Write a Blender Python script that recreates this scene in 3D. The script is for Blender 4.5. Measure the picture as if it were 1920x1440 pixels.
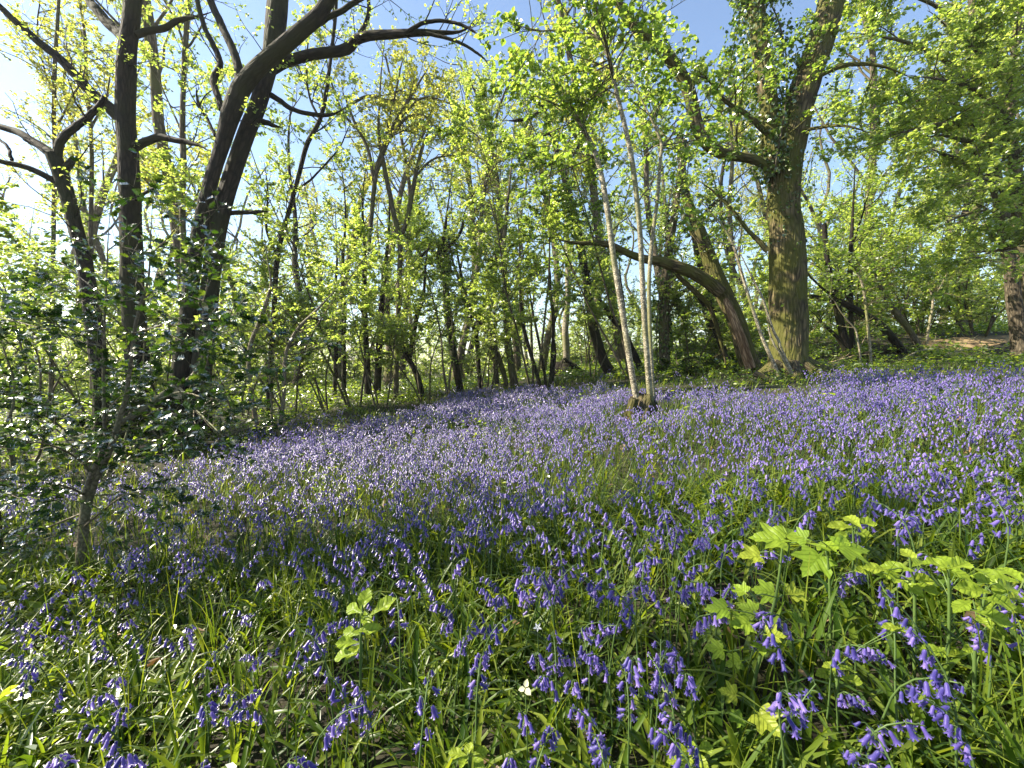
import bpy, math, random
import numpy as np
from mathutils import Vector, Matrix

for o in list(bpy.data.objects):
    bpy.data.objects.remove(o, do_unlink=True)
scene = bpy.context.scene
COL = scene.collection
R = math.radians
rng = np.random.default_rng(11)

# ---------------------------------------------------------------- camera, sky, sun, exposure
PITCH = R(2.85)
HFOV = R(100)
CAM = np.array([0.0, 0.0, 0.9])
cam_d = bpy.data.cameras.new('camera')
cam_d.sensor_fit = 'HORIZONTAL'; cam_d.sensor_width = 36.0
cam_d.lens = 18.0 / math.tan(HFOV / 2)
cam_d.clip_start = 0.02; cam_d.clip_end = 600
cam = bpy.data.objects.new('camera', cam_d); COL.objects.link(cam)
cam.location = CAM; cam.rotation_euler = (R(90) - PITCH, 0, 0)
scene.camera = cam

SUN_AZ = R(-88)      # from straight ahead, negative = to the left
SUN_EL = R(40)
SUNV = Vector((math.sin(SUN_AZ) * math.cos(SUN_EL), math.cos(SUN_AZ) * math.cos(SUN_EL), math.sin(SUN_EL)))
world = bpy.data.worlds.new('World'); scene.world = world; world.use_nodes = True
wn = world.node_tree.nodes; wl = world.node_tree.links; wn.clear()
sky = wn.new('ShaderNodeTexSky'); sky.sky_type = 'NISHITA'; sky.sun_disc = False
sky.sun_elevation = SUN_EL; sky.sun_rotation = SUN_AZ
sky.air_density = 1.0; sky.dust_density = 0.5; sky.ozone_density = 1.0
bg = wn.new('ShaderNodeBackground'); bg.inputs['Strength'].default_value = 0.09
wo = wn.new('ShaderNodeOutputWorld')
wl.new(sky.outputs[0], bg.inputs['Color']); wl.new(bg.outputs[0], wo.inputs['Surface'])
sun_d = bpy.data.lights.new('sun', 'SUN'); sun_d.energy = 5.0; sun_d.angle = R(0.5); sun_d.color = (1.0, 0.90, 0.72)
sun = bpy.data.objects.new('sun', sun_d); COL.objects.link(sun)
sun.rotation_euler = SUNV.to_track_quat('Z', 'Y').to_euler(); sun.location = (-20, 0, 20)
vs = scene.view_settings
vs.view_transform = 'Standard'; vs.look = 'None'; vs.gamma = 1.0; vs.use_curve_mapping = False
vs.exposure = 1.75
HAZE = 0.0008
cy = scene.cycles
cy.max_bounces = 9; cy.diffuse_bounces = 6; cy.glossy_bounces = 2; cy.transmission_bounces = 7; cy.transparent_max_bounces = 4
cy.use_denoising = True
try: cy.denoiser = 'OPENIMAGEDENOISE'
except Exception: pass
cy.caustics_reflective = False; cy.caustics_refractive = False

# ---------------------------------------------------------------- geometry helpers
F = 960.0 / math.tan(HFOV / 2)          # focal length in photograph pixels
FWD = np.array([0, math.cos(PITCH), -math.sin(PITCH)])
UP = np.array([0, math.sin(PITCH), math.cos(PITCH)])
RIGHT = np.array([1.0, 0, 0])

def at(px, py, Y):
    d = FWD + RIGHT * (px - 960) / F + UP * (720 - py) / F
    return CAM + d * (Y / d[1])

def project(P):
    d = P - CAM
    z = d @ FWD
    z = np.where(z < 0.05, 0.05, z)
    return 960 + F * (d @ RIGHT) / z, 720 - F * (d @ UP) / z, z

def sstep(a, b, x):
    t = np.clip((x - a) / (b - a), 0, 1); return t * t * (3 - 2 * t)

def hgt(x, y):
    x = np.asarray(x, float); y = np.asarray(y, float)
    h = np.where(x > 0, 0.9 * (1 - np.exp(-np.maximum(x, 0) / 5)), 0.28 * np.tanh(np.minimum(x, 0) * 0.16 / 0.28))
    h = h + 0.015 * np.clip(y, -5, 60)
    h = h + 0.75 * sstep(8.3, 12.0, y) * sstep(3.5, 10.5, x)
    h = h + 0.03 * np.sin(x * 1.7 + 0.6 * y) * np.sin(y * 1.3 - x * 0.4) + 0.012 * np.sin(x * 5.1 + 2) * np.sin(y * 4.3)
    return h

def ground_at(px, py, dh=0.0, far=40.0):
    d = FWD + RIGHT * (px - 960) / F + UP * (720 - py) / F
    t = np.linspace(0.2, far, 6000)
    P = CAM + d[None] * t[:, None]
    below = P[:, 2] <= hgt(P[:, 0], P[:, 1]) + dh
    if not below.any(): return None
    return P[np.argmax(below)]

def nrm(a):
    return a / np.maximum(np.linalg.norm(a, axis=-1, keepdims=True), 1e-9)

class MB:
    def __init__(s):
        s.V = []; s.Q = []; s.T = []; s.qm = []; s.tm = []; s.rnd = []; s.bark = []; s.n = 0
    def add(s, V, Q=None, T=None, mat=0, rnd=None, bark=None):
        V = np.asarray(V, np.float32).reshape(-1, 3); k = len(V)
        s.V.append(V)
        s.rnd.append(np.full(k, 0.5, np.float32) if rnd is None else np.broadcast_to(np.asarray(rnd, np.float32), (k,)))
        s.bark.append(V if bark is None else np.asarray(bark, np.float32).reshape(-1, 3))
        if Q is not None and len(Q):
            Q = np.asarray(Q, np.int32).reshape(-1, 4) + s.n; s.Q.append(Q); s.qm.append(np.full(len(Q), mat, np.int32))
        if T is not None and len(T):
            T = np.asarray(T, np.int32).reshape(-1, 3) + s.n; s.T.append(T); s.tm.append(np.full(len(T), mat, np.int32))
        s.n += k
    def data(s, name, mats, smooth=True, origin=None):
        V = np.concatenate(s.V)
        if origin is not None: V = V - np.asarray(origin, np.float32)
        Q = np.concatenate(s.Q) if s.Q else np.zeros((0, 4), np.int32)
        T = np.concatenate(s.T) if s.T else np.zeros((0, 3), np.int32)
        me = bpy.data.meshes.new(name)
        me.vertices.add(len(V)); me.vertices.foreach_set('co', np.ascontiguousarray(V, np.float32).ravel())
        nl = Q.size + T.size; npoly = len(Q) + len(T)
        me.loops.add(nl); me.polygons.add(npoly)
        me.loops.foreach_set('vertex_index', np.concatenate([Q.ravel(), T.ravel()]).astype(np.int32))
        ls = np.concatenate([np.arange(len(Q)) * 4, Q.size + np.arange(len(T)) * 3]).astype(np.int32)
        me.polygons.foreach_set('loop_start', ls)
        mi = np.concatenate(s.qm + s.tm) if (s.qm or s.tm) else np.zeros(0, np.int32)
        me.polygons.foreach_set('material_index', mi.astype(np.int32))
        me.polygons.foreach_set('use_smooth', np.full(npoly, smooth, bool))
        for m in mats: me.materials.append(m)
        a = me.attributes.new('rnd', 'FLOAT', 'POINT'); a.data.foreach_set('value', np.concatenate(s.rnd).astype(np.float32))
        a = me.attributes.new('bark', 'FLOAT_VECTOR', 'POINT'); a.data.foreach_set('vector', np.concatenate(s.bark).astype(np.float32).ravel())
        me.update(calc_edges=True)
        return me
    def build(s, name, mats, parent=None, smooth=True, origin=None):
        if not s.V: return None
        o = bpy.data.objects.new(name, s.data(name, mats, smooth, origin)); COL.objects.link(o)
        if parent is not None: o.parent = parent
        return o

def empty(name, loc, label, cat, group=None, rz=0):
    o = bpy.data.objects.new(name, None); COL.objects.link(o)
    o.location = loc; o.rotation_euler = (0, 0, rz); o.empty_display_size = 0.1
    return tag(o, label, cat, group)

def tag(o, label=None, cat=None, group=None, kind=None):
    if label: o['label'] = label
    if cat: o['category'] = cat
    if group: o['group'] = group
    if kind: o['kind'] = kind
    return o

def smooth_path(pts, n):
    """Catmull-Rom through rows of pts (any number of columns), resampled to n rows."""
    p = np.asarray(pts, float)
    if len(p) == 2: p = np.array([p[0], (p[0] + p[1]) / 2, p[1]])
    p = np.vstack([2 * p[0] - p[1], p, 2 * p[-1] - p[-2]])
    m = len(p) - 3
    u = np.linspace(0, m - 1e-6, n); i = u.astype(int); t = (u - i)[:, None]
    a, b, c, d = p[i], p[i + 1], p[i + 2], p[i + 3]
    return 0.5 * (2 * b + (c - a) * t + (2 * a - 5 * b + 4 * c - d) * t ** 2 + (3 * b - a - 3 * c + d) * t ** 3)

def tubes(mb, P, Rr, sides, mat=0, rnd=None, lump=0.0, flute=0.0):
    """P (K,n,3) centre lines, Rr (K,n) radii -> K tubes in mb."""
    K, n, _ = P.shape
    if K == 0: return
    T = np.gradient(P, axis=1); T = nrm(T)
    mean = nrm(T.mean(1))
    ref = np.zeros((K, 3)); ref[np.arange(K), np.argmin(np.abs(mean), axis=1)] = 1
    U = nrm(np.cross(T, ref[:, None, :])); W = np.cross(T, U)
    ang = np.arange(sides) / sides * 2 * math.pi
    ca, sa = np.cos(ang), np.sin(ang)
    rad = np.repeat(Rr[:, :, None], sides, axis=2)
    L = np.concatenate([np.zeros((K, 1)), np.cumsum(np.linalg.norm(np.diff(P, axis=1), axis=2), axis=1)], axis=1)
    if lump > 0:
        ph = rng.uniform(0, 6.28, (K, 1, 1))
        rad = rad * (1 + lump * (np.sin(ang[None, None] * 2 + L[:, :, None] * 2.3 + ph) * 0.5 + np.sin(ang[None, None] * 3 - L[:, :, None] * 4.1 + ph * 2) * 0.35
                     + np.sin(L[:, :, None] * 7.7 + ang[None, None] + ph * 3) * 0.4))
    if flute > 0:
        ph = rng.uniform(0, 6.28)
        q = ang[None, None] * 13 + 1.5 * np.sin(L[:, :, None] * 1.9 + ph) + np.sin(L[:, :, None] * 5 + ang[None, None] * 4)
        rad = rad * (1 + flute * (1 - np.abs(np.sin(q))) - flute * 0.5 + flute * 0.4 * np.sin(ang[None, None] * 29 + 3 * np.sin(L[:, :, None] * 3.1)))
    V = P[:, :, None, :] + rad[..., None] * (ca[None, None, :, None] * U[:, :, None, :] + sa[None, None, :, None] * W[:, :, None, :])
    bark = np.stack([np.broadcast_to(ca, rad.shape) * np.maximum(rad, 0.004), np.broadcast_to(sa, rad.shape) * np.maximum(rad, 0.004), np.broadcast_to(L[:, :, None], rad.shape)], axis=-1)
    bark = bark + rng.uniform(0, 9, (K, 1, 1, 3))
    i, j = np.meshgrid(np.arange(n - 1), np.arange(sides), indexing='ij')
    j2 = (j + 1) % sides
    q = np.stack([i * sides + j, i * sides + j2, (i + 1) * sides + j2, (i + 1) * sides + j], -1).reshape(-1, 4)
    Q = (q[None] + (np.arange(K) * n * sides)[:, None, None]).reshape(-1, 4)
    r = None if rnd is None else np.repeat(np.asarray(rnd, float), n * sides)
    mb.add(V.reshape(-1, 3), Q, mat=mat, rnd=r, bark=bark.reshape(-1, 3))

def sample(P, idx, s):
    n = P.shape[1]
    f = s * (n - 1); i = np.clip(f.astype(int), 0, n - 2); t = (f - i)[:, None]
    a = P[idx, i]; b = P[idx, i + 1]
    return a + (b - a) * t, nrm(b - a)

def spawn(P, Rr, cnt, s0, s1, ang, length, up, wander, nseg, rr=0.012, flat=0.0, rmin=0.0012, aim=None):
    idx = np.repeat(np.arange(len(P)), cnt); K = len(idx)
    s = s0 + (s1 - s0) * rng.random(K)
    pos, tan = sample(P, idx, s)
    rv = nrm(rng.normal(size=(K, 3))); rv[:, 2] *= (1 - flat)
    per = nrm(rv - (rv * tan).sum(1, keepdims=True) * tan)
    a = rng.uniform(ang[0], ang[1], K)[:, None]
    d = np.cos(a) * tan + np.sin(a) * per
    if aim is not None: d = nrm(d + aim)
    L = (length[idx] if np.ndim(length) else length) * rng.uniform(0.55, 1.2, K) * (1 - 0.45 * s)
    pts = np.empty((K, nseg + 1, 3)); pts[:, 0] = pos
    for k in range(nseg):
        d = nrm(d + wander * rng.normal(size=(K, 3)) + np.array([0, 0, up]))
        pts[:, k + 1] = pts[:, k] + d * (L / nseg)[:, None]
    f = s * (Rr.shape[1] - 1); i0 = np.clip(f.astype(int), 0, Rr.shape[1] - 1)
    r0 = np.maximum(np.minimum(Rr[idx, i0] * 0.65, L * rr), rmin)
    rad = r0[:, None] * np.linspace(1, 0.3, nseg + 1)[None]
    return pts, rad, L

def leaf_sites(P, per, s0=0.1, droop=0.15, spread=0.9, flatness=0.8):
    K = len(P)
    idx = np.repeat(np.arange(K), per); M = len(idx)
    s = s0 + (1 - s0) * rng.random(M) ** 0.8
    pos, tan = sample(P, idx, s)
    side = nrm(np.cross(tan, np.array([0, 0, 1.0])) + 1e-3) * np.where(rng.random(M) < 0.5, -1, 1)[:, None]
    d = nrm(tan * 0.6 + side * spread + 0.35 * rng.normal(size=(M, 3)) + np.array([0, 0, -droop]))
    nn = nrm(np.array([0, 0, 1.0]) * flatness + 0.55 * rng.normal(size=(M, 3)))
    nn = nrm(nn - (nn * d).sum(1, keepdims=True) * d)
    return pos, d, nn

def leaves(mb, pos, d, nn, size, aspect=0.55, mat=0, style='oval', stalk=0.25, rlo=0.0, rhi=1.0, var=(0.45, 1.35), rnd=None):
    K = len(pos)
    if K == 0: return
    L = (size * rng.uniform(var[0], var[1], K))[:, None]; W = L * aspect * rng.uniform(0.85, 1.15, K)[:, None]
    sd = np.cross(d, nn)
    b = pos + d * L * stalk * 0.3
    tip = b + d * L - nn * L * rng.uniform(0.0, 0.25, K)[:, None]
    r = (rng.uniform(rlo, rhi, K) if rnd is None else rnd)
    o = np.arange(K)[:, None]
    if style == 'diamond':
        m = b + d * L * 0.45
        V = np.stack([b, m - sd * W / 2, tip, m + sd * W / 2], 1)
        mb.add(V.reshape(-1, 3), o * 4 + np.array([[0, 1, 2, 3]]), mat=mat, rnd=np.repeat(r, 4))
    elif style == 'oval':
        lift = nn * L * 0.10
        m1 = b + d * L * 0.28 + lift; m2 = b + d * L * 0.65 + lift * 0.8
        V = np.stack([b, m1 - sd * W * .48, m2 - sd * W * .42, tip, m2 + sd * W * .42, m1 + sd * W * .48], 1)
        Q = np.concatenate([o * 6 + np.array([[0, 1, 2, 3]]), o * 6 + np.array([[0, 3, 4, 5]])])
        mb.add(V.reshape(-1, 3), Q, mat=mat, rnd=np.repeat(r, 6))
    elif style == 'holly':
        st = [(0, 0, 0), (.16, .20, .05), (.24, .46, .13), (.36, .26, .04), (.50, .50, .14), (.62, .24, .04), (.76, .36, .12), (1, 0, -.03)]
        vs_ = [b + d * L * 0 ]
        left = [b + d * L * t - sd * W * w + nn * L * z for t, w, z in st[1:-1]]
        right = [b + d * L * t + sd * W * w + nn * L * z for t, w, z in st[1:-1]]
        mid = [b + d * L * t for t in (.3, .62)]
        V = np.stack([b] + left + right + [tip] + mid, 1)    # 0 | 1..6 | 7..12 | 13 | 14,15
        Qs = [[0, 1, 2, 3], [0, 3, 4, 14], [14, 4, 5, 15], [15, 5, 6, 13], [0, 9, 8, 7], [0, 14, 10, 9], [14, 15, 11, 10], [15, 13, 12, 11]]
        Q = np.concatenate([o * 16 + np.array([q]) for q in Qs])
        mb.add(V.reshape(-1, 3), Q, mat=mat, rnd=np.repeat(r, 16))

# ---------------------------------------------------------------- materials
def nodes_of(name):
    m = bpy.data.materials.new(name); m.use_nodes = True
    nt = m.node_tree; nt.nodes.clear()
    return m, nt.nodes, nt.links

def ramp(nodes, stops):
    r = nodes.new('ShaderNodeValToRGB'); e = r.color_ramp.elements
    while len(e) > 1: e.remove(e[0])
    e[0].position = stops[0][0]; e[0].color = (*stops[0][1], 1)
    for p, c in stops[1:]:
        k = e.new(p); k.color = (*c, 1)
    return r

def leaf_mat(name, cols, tcols, trans=0.45, gloss=0.08, rough=0.4):
    m, n, l = nodes_of(name)
    at_ = n.new('ShaderNodeAttribute'); at_.attribute_name = 'rnd'
    r1 = ramp(n, cols); r2 = ramp(n, tcols)
    l.new(at_.outputs['Fac'], r1.inputs[0]); l.new(at_.outputs['Fac'], r2.inputs[0])
    df = n.new('ShaderNodeBsdfDiffuse'); tr = n.new('ShaderNodeBsdfTranslucent'); gl = n.new('ShaderNodeBsdfGlossy')
    gl.inputs['Roughness'].default_value = rough
    l.new(r1.outputs[0], df.inputs[0]); l.new(r2.outputs[0], tr.inputs[0])
    m1 = n.new('ShaderNodeMixShader'); m1.inputs[0].default_value = trans
    l.new(df.outputs[0], m1.inputs[1]); l.new(tr.outputs[0], m1.inputs[2])
    fr = n.new('ShaderNodeFresnel'); fr.inputs['IOR'].default_value = 1.42
    mu = n.new('ShaderNodeMath'); mu.operation = 'MULTIPLY_ADD'; mu.inputs[1].default_value = gloss * 4.0; mu.inputs[2].default_value = gloss * 0.12
    l.new(fr.outputs[0], mu.inputs[0])
    m2 = n.new('ShaderNodeMixShader'); l.new(mu.outputs[0], m2.inputs[0])
    l.new(m1.outputs[0], m2.inputs[1]); l.new(gl.outputs[0], m2.inputs[2])
    out = n.new('ShaderNodeOutputMaterial'); l.new(m2.outputs[0], out.inputs[0])
    return m

def veined(m):
    n, l = m.node_tree.nodes, m.node_tree.links
    a = n.new('ShaderNodeAttribute'); a.attribute_name = 'bark'
    sx = n.new('ShaderNodeSeparateXYZ'); l.new(a.outputs['Vector'], sx.inputs[0])
    def mt(op, x, y=None, c=None):
        k = n.new('ShaderNodeMath'); k.operation = op
        for q, v in enumerate((x, y, c)):
            if v is None: continue
            if isinstance(v, (int, float)): k.inputs[q].default_value = v
            else: l.new(v, k.inputs[q])
        return k.outputs[0]
    ay = mt('ABSOLUTE', sx.outputs[1])
    w = mt('SINE', mt('MULTIPLY', mt('MULTIPLY_ADD', ay, -0.85, sx.outputs[0]), 46.0))
    v1 = mt('POWER', mt('MULTIPLY_ADD', w, 0.5, 0.5), 6.0)
    v2 = mt('LESS_THAN', ay, 0.014)
    v = mt('MINIMUM', mt('ADD', v1, v2), 1.0)
    nz = n.new('ShaderNodeTexNoise'); nz.inputs['Scale'].default_value = 7; nz.inputs['Detail'].default_value = 5; l.new(a.outputs['Vector'], nz.inputs['Vector'])
    for nd in [q for q in n if q.type in ('BSDF_DIFFUSE', 'BSDF_TRANSLUCENT')]:
        src = nd.inputs[0].links[0].from_socket
        mx = n.new('ShaderNodeMixRGB'); mx.blend_type = 'MULTIPLY'; l.new(mt('MULTIPLY', v, 0.55), mx.inputs[0]); l.new(src, mx.inputs[1]); mx.inputs[2].default_value = (.55, .62, .4, 1)
        m2 = n.new('ShaderNodeMixRGB'); m2.blend_type = 'MULTIPLY'; m2.inputs[0].default_value = .6; l.new(mx.outputs[0], m2.inputs[1]); l.new(nz.outputs['Fac'], m2.inputs[2])
        gm_ = n.new('ShaderNodeMixRGB'); gm_.blend_type = 'MULTIPLY'; gm_.inputs[0].default_value = 1; l.new(m2.outputs[0], gm_.inputs[1]); gm_.inputs[2].default_value = (1.4, 1.4, 1.4, 1)
        l.new(gm_.outputs[0], nd.inputs[0])
    bp = n.new('ShaderNodeBump'); bp.inputs['Strength'].default_value = .5; bp.inputs['Distance'].default_value = .002; bp.invert = True; l.new(v, bp.inputs['Height'])
    for nd in [q for q in n if q.type in ('BSDF_DIFFUSE', 'BSDF_GLOSSY')]: l.new(bp.outputs[0], nd.inputs['Normal'])

def bark_mat(name, dark, light, moss=None, moss_amt=0.5, scale=9.0, stretch=0.22, bump=0.5, rough=0.85, moss_scale=1.6):
    m, n, l = nodes_of(name)
    a = n.new('ShaderNodeAttribute'); a.attribute_name = 'bark'
    mp = n.new('ShaderNodeMapping'); mp.inputs['Scale'].default_value = (1, 1, stretch); l.new(a.outputs['Vector'], mp.inputs[0])
    nz = n.new('ShaderNodeTexNoise'); nz.inputs['Scale'].default_value = scale; nz.inputs['Detail'].default_value = 7; nz.inputs['Roughness'].default_value = 0.65
    l.new(mp.outputs[0], nz.inputs['Vector'])
    vo = n.new('ShaderNodeTexVoronoi'); vo.feature = 'DISTANCE_TO_EDGE'; vo.inputs['Scale'].default_value = scale * 2.6; l.new(mp.outputs[0], vo.inputs['Vector'])
    vr = n.new('ShaderNodeMapRange'); vr.inputs[1].default_value = 0.0; vr.inputs[2].default_value = 0.28; l.new(vo.outputs['Distance'], vr.inputs[0])
    mul = n.new('ShaderNodeMath'); mul.operation = 'MULTIPLY'; l.new(nz.outputs['Fac'], mul.inputs[0]); l.new(vr.outputs[0], mul.inputs[1])
    add = n.new('ShaderNodeMath'); add.operation = 'MULTIPLY_ADD'; add.inputs[1].default_value = 0.55; l.new(mul.outputs[0], add.inputs[0])
    sc = n.new('ShaderNodeMath'); sc.operation = 'MULTIPLY'; sc.inputs[1].default_value = 0.5; l.new(nz.outputs['Fac'], sc.inputs[0]); l.new(sc.outputs[0], add.inputs[2])
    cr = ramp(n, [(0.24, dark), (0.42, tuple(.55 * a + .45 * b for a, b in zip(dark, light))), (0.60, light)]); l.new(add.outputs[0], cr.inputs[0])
    col = cr.outputs[0]
    if moss:
        n2 = n.new('ShaderNodeTexNoise'); n2.inputs['Scale'].default_value = moss_scale; n2.inputs['Detail'].default_value = 6; l.new(a.outputs['Vector'], n2.inputs['Vector'])
        mr = n.new('ShaderNodeMapRange'); mr.inputs[1].default_value = 0.62 - moss_amt * 0.35; mr.inputs[2].default_value = 0.75 - moss_amt * 0.25; l.new(n2.outputs['Fac'], mr.inputs[0])
        mx = n.new('ShaderNodeMixRGB'); mx.inputs[2].default_value = (*moss, 1); l.new(mr.outputs[0], mx.inputs[0]); l.new(col, mx.inputs[1]); col = mx.outputs[0]
    bs = n.new('ShaderNodeBsdfPrincipled'); bs.inputs['Roughness'].default_value = rough; bs.inputs['Specular IOR Level'].default_value = 0.25
    l.new(col, bs.inputs['Base Color'])
    bp = n.new('ShaderNodeBump'); bp.inputs['Strength'].default_value = bump; bp.inputs['Distance'].default_value = 0.045
    l.new(add.outputs[0], bp.inputs['Height']); l.new(bp.outputs[0], bs.inputs['Normal'])
    out = n.new('ShaderNodeOutputMaterial'); l.new(bs.outputs[0], out.inputs[0])
    return m

M = {}
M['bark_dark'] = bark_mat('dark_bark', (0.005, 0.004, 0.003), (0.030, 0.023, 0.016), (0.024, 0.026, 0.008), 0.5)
M['bark_oak'] = bark_mat('mossy_oak_bark', (0.020, 0.015, 0.008), (0.19, 0.145, 0.078), (0.080, 0.080, 0.016), 0.75, scale=7, bump=1.0, moss_scale=2.6)
M['bark_moss'] = bark_mat('mossy_limb_bark', (0.020, 0.016, 0.010), (0.16, 0.125, 0.075), (0.070, 0.066, 0.016), 0.6, bump=1.0, moss_scale=3.0)
M['bark_pale'] = bark_mat('pale_hazel_bark', (0.07, 0.06, 0.04), (0.52, 0.46, 0.33), (0.16, 0.16, 0.06), 0.35, scale=12, stretch=2.4, bump=0.35, rough=0.55)
M['bark_grey'] = bark_mat('grey_brown_bark', (0.045, 0.036, 0.024), (0.17, 0.14, 0.095), (0.09, 0.09, 0.03), 0.4)
M['bark_holly'] = bark_mat('holly_bark', (0.07, 0.055, 0.035), (0.24, 0.20, 0.12), (0.12, 0.13, 0.06), 0.3, scale=20, stretch=0.8, bump=0.3, rough=0.6)
M['dead_wood'] = bark_mat('peeled_dead_wood', (0.10, 0.055, 0.03), (0.42, 0.28, 0.17), None, scale=11, stretch=0.12, bump=0.8)
M['cut_wood'] = bark_mat('cut_wood', (0.25, 0.19, 0.10), (0.50, 0.41, 0.25), None, scale=16, bump=0.3)
M['leaf_spring'] = leaf_mat('spring_leaf', [(0, (0.085, 0.125, 0.022)), (0.5, (0.15, 0.20, 0.035)), (1, (0.23, 0.25, 0.05))],
                            [(0, (0.32, 0.45, 0.05)), (0.5, (0.48, 0.63, 0.09)), (1, (0.66, 0.72, 0.13))], 0.68, 0.05)
M['leaf_green'] = leaf_mat('mid_green_leaf', [(0, (0.055, 0.10, 0.018)), (0.6, (0.11, 0.17, 0.030)), (1, (0.18, 0.225, 0.04))],
                           [(0, (0.20, 0.35, 0.03)), (0.6, (0.38, 0.53, 0.06)), (1, (0.55, 0.64, 0.09))], 0.64, 0.07, 0.38)
M['leaf_oak'] = leaf_mat('young_oak_leaf', [(0, (0.11, 0.13, 0.02)), (0.5, (0.20, 0.21, 0.035)), (1, (0.27, 0.25, 0.05))],
                         [(0, (0.40, 0.46, 0.05)), (0.5, (0.56, 0.58, 0.08)), (1, (0.66, 0.64, 0.12))], 0.68, 0.04)
M['leaf_holly'] = leaf_mat('holly_leaf', [(0, (0.011, 0.030, 0.007)), (0.6, (0.026, 0.058, 0.011)), (1, (0.08, 0.13, 0.02))],
                           [(0, (0.03, 0.08, 0.006)), (0.6, (0.08, 0.17, 0.012)), (1, (0.28, 0.40, 0.03))], 0.3, 0.08, 0.25)
M['leaf_ivy'] = leaf_mat('ivy_leaf', [(0, (0.018, 0.045, 0.010)), (0.6, (0.055, 0.10, 0.018)), (1, (0.13, 0.18, 0.025))],
                         [(0, (0.04, 0.10, 0.008)), (0.6, (0.14, 0.25, 0.015)), (1, (0.34, 0.44, 0.03))], 0.4, 0.05, 0.35)
M['strap'] = leaf_mat('bluebell_strap_leaf', [(0, (0.020, 0.048, 0.007)), (0.5, (0.060, 0.105, 0.012)), (1, (0.15, 0.19, 0.022))],
                      [(0, (0.07, 0.14, 0.006)), (0.5, (0.22, 0.33, 0.014)), (1, (0.46, 0.53, 0.03))], 0.4, 0.016, 0.4)
M['herb'] = leaf_mat('herb_leaf', [(0, (0.040, 0.090, 0.012)), (0.6, (0.10, 0.17, 0.018)), (1, (0.19, 0.24, 0.025))],
                     [(0, (0.15, 0.28, 0.015)), (0.6, (0.36, 0.50, 0.03)), (1, (0.56, 0.64, 0.05))], 0.52, 0.05)
M['seedling'] = leaf_mat('seedling_leaf', [(0, (0.13, 0.22, 0.025)), (0.6, (0.21, 0.30, 0.03)), (1, (0.29, 0.34, 0.04))],
                         [(0, (0.36, 0.55, 0.03)), (0.6, (0.52, 0.68, 0.04)), (1, (0.66, 0.72, 0.05))], 0.5, 0.05)
veined(M['seedling'])
M['bell'] = leaf_mat('bluebell_petal', [(0, (0.062, 0.050, 0.25)), (0.5, (0.165, 0.115, 0.42)), (1, (0.41, 0.305, 0.64))],
                     [(0, (0.075, 0.058, 0.34)), (0.5, (0.225, 0.155, 0.53)), (1, (0.51, 0.39, 0.76))], 0.42, 0.05, 0.4)
M['bellstem'] = leaf_mat('bluebell_stem', [(0, (0.05, 0.09, 0.03)), (1, (0.10, 0.16, 0.04))], [(0, (0.08, 0.15, 0.03)), (1, (0.18, 0.27, 0.05))], 0.2, 0.08)
M['white_petal'] = leaf_mat('white_petal', [(0, (0.75, 0.75, 0.70)), (1, (0.8, 0.8, 0.78))], [(0, (0.7, 0.7, 0.6)), (1, (0.8, 0.8, 0.7))], 0.4, 0.03)
M['cream_petal'] = leaf_mat('cream_petal', [(0, (0.70, 0.68, 0.40)), (1, (0.78, 0.76, 0.5))], [(0, (0.7, 0.66, 0.35)), (1, (0.8, 0.75, 0.45))], 0.4, 0.03)
M['dead_leaf'] = leaf_mat('dead_leaf', [(0, (0.10, 0.055, 0.025)), (1, (0.28, 0.17, 0.08))], [(0, (0.12, 0.06, 0.02)), (1, (0.25, 0.14, 0.05))], 0.25, 0.04)

def ground_mat():
    m, n, l = nodes_of('woodland_soil')
    tc = n.new('ShaderNodeTexCoord')
    a = n.new('ShaderNodeTexNoise'); a.inputs['Scale'].default_value = 1.3; a.inputs['Detail'].default_value = 8; l.new(tc.outputs['Object'], a.inputs['Vector'])
    b = n.new('ShaderNodeTexNoise'); b.inputs['Scale'].default_value = 22; b.inputs['Detail'].default_value = 6; l.new(tc.outputs['Object'], b.inputs['Vector'])
    r1 = ramp(n, [(0.3, (0.016, 0.012, 0.007)), (0.5, (0.024, 0.024, 0.009)), (0.7, (0.030, 0.038, 0.011))]); l.new(a.outputs['Fac'], r1.inputs[0])
    r2 = ramp(n, [(0.35, (0.4, 0.35, 0.3)), (0.7, (1.3, 1.2, 1.0))]); l.new(b.outputs['Fac'], r2.inputs[0])
    mx = n.new('ShaderNodeMixRGB'); mx.blend_type = 'MULTIPLY'; mx.inputs[0].default_value = 1; l.new(r1.outputs[0], mx.inputs[1]); l.new(r2.outputs[0], mx.inputs[2])
    bs = n.new('ShaderNodeBsdfPrincipled'); bs.inputs['Roughness'].default_value = 0.95; l.new(mx.outputs[0], bs.inputs['Base Color'])
    bp = n.new('ShaderNodeBump'); bp.inputs['Strength'].default_value = 0.8; bp.inputs['Distance'].default_value = 0.05; l.new(b.outputs['Fac'], bp.inputs['Height']); l.new(bp.outputs[0], bs.inputs['Normal'])
    o = n.new('ShaderNodeOutputMaterial'); l.new(bs.outputs[0], o.inputs[0]); return m
M['ground'] = ground_mat()

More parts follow.
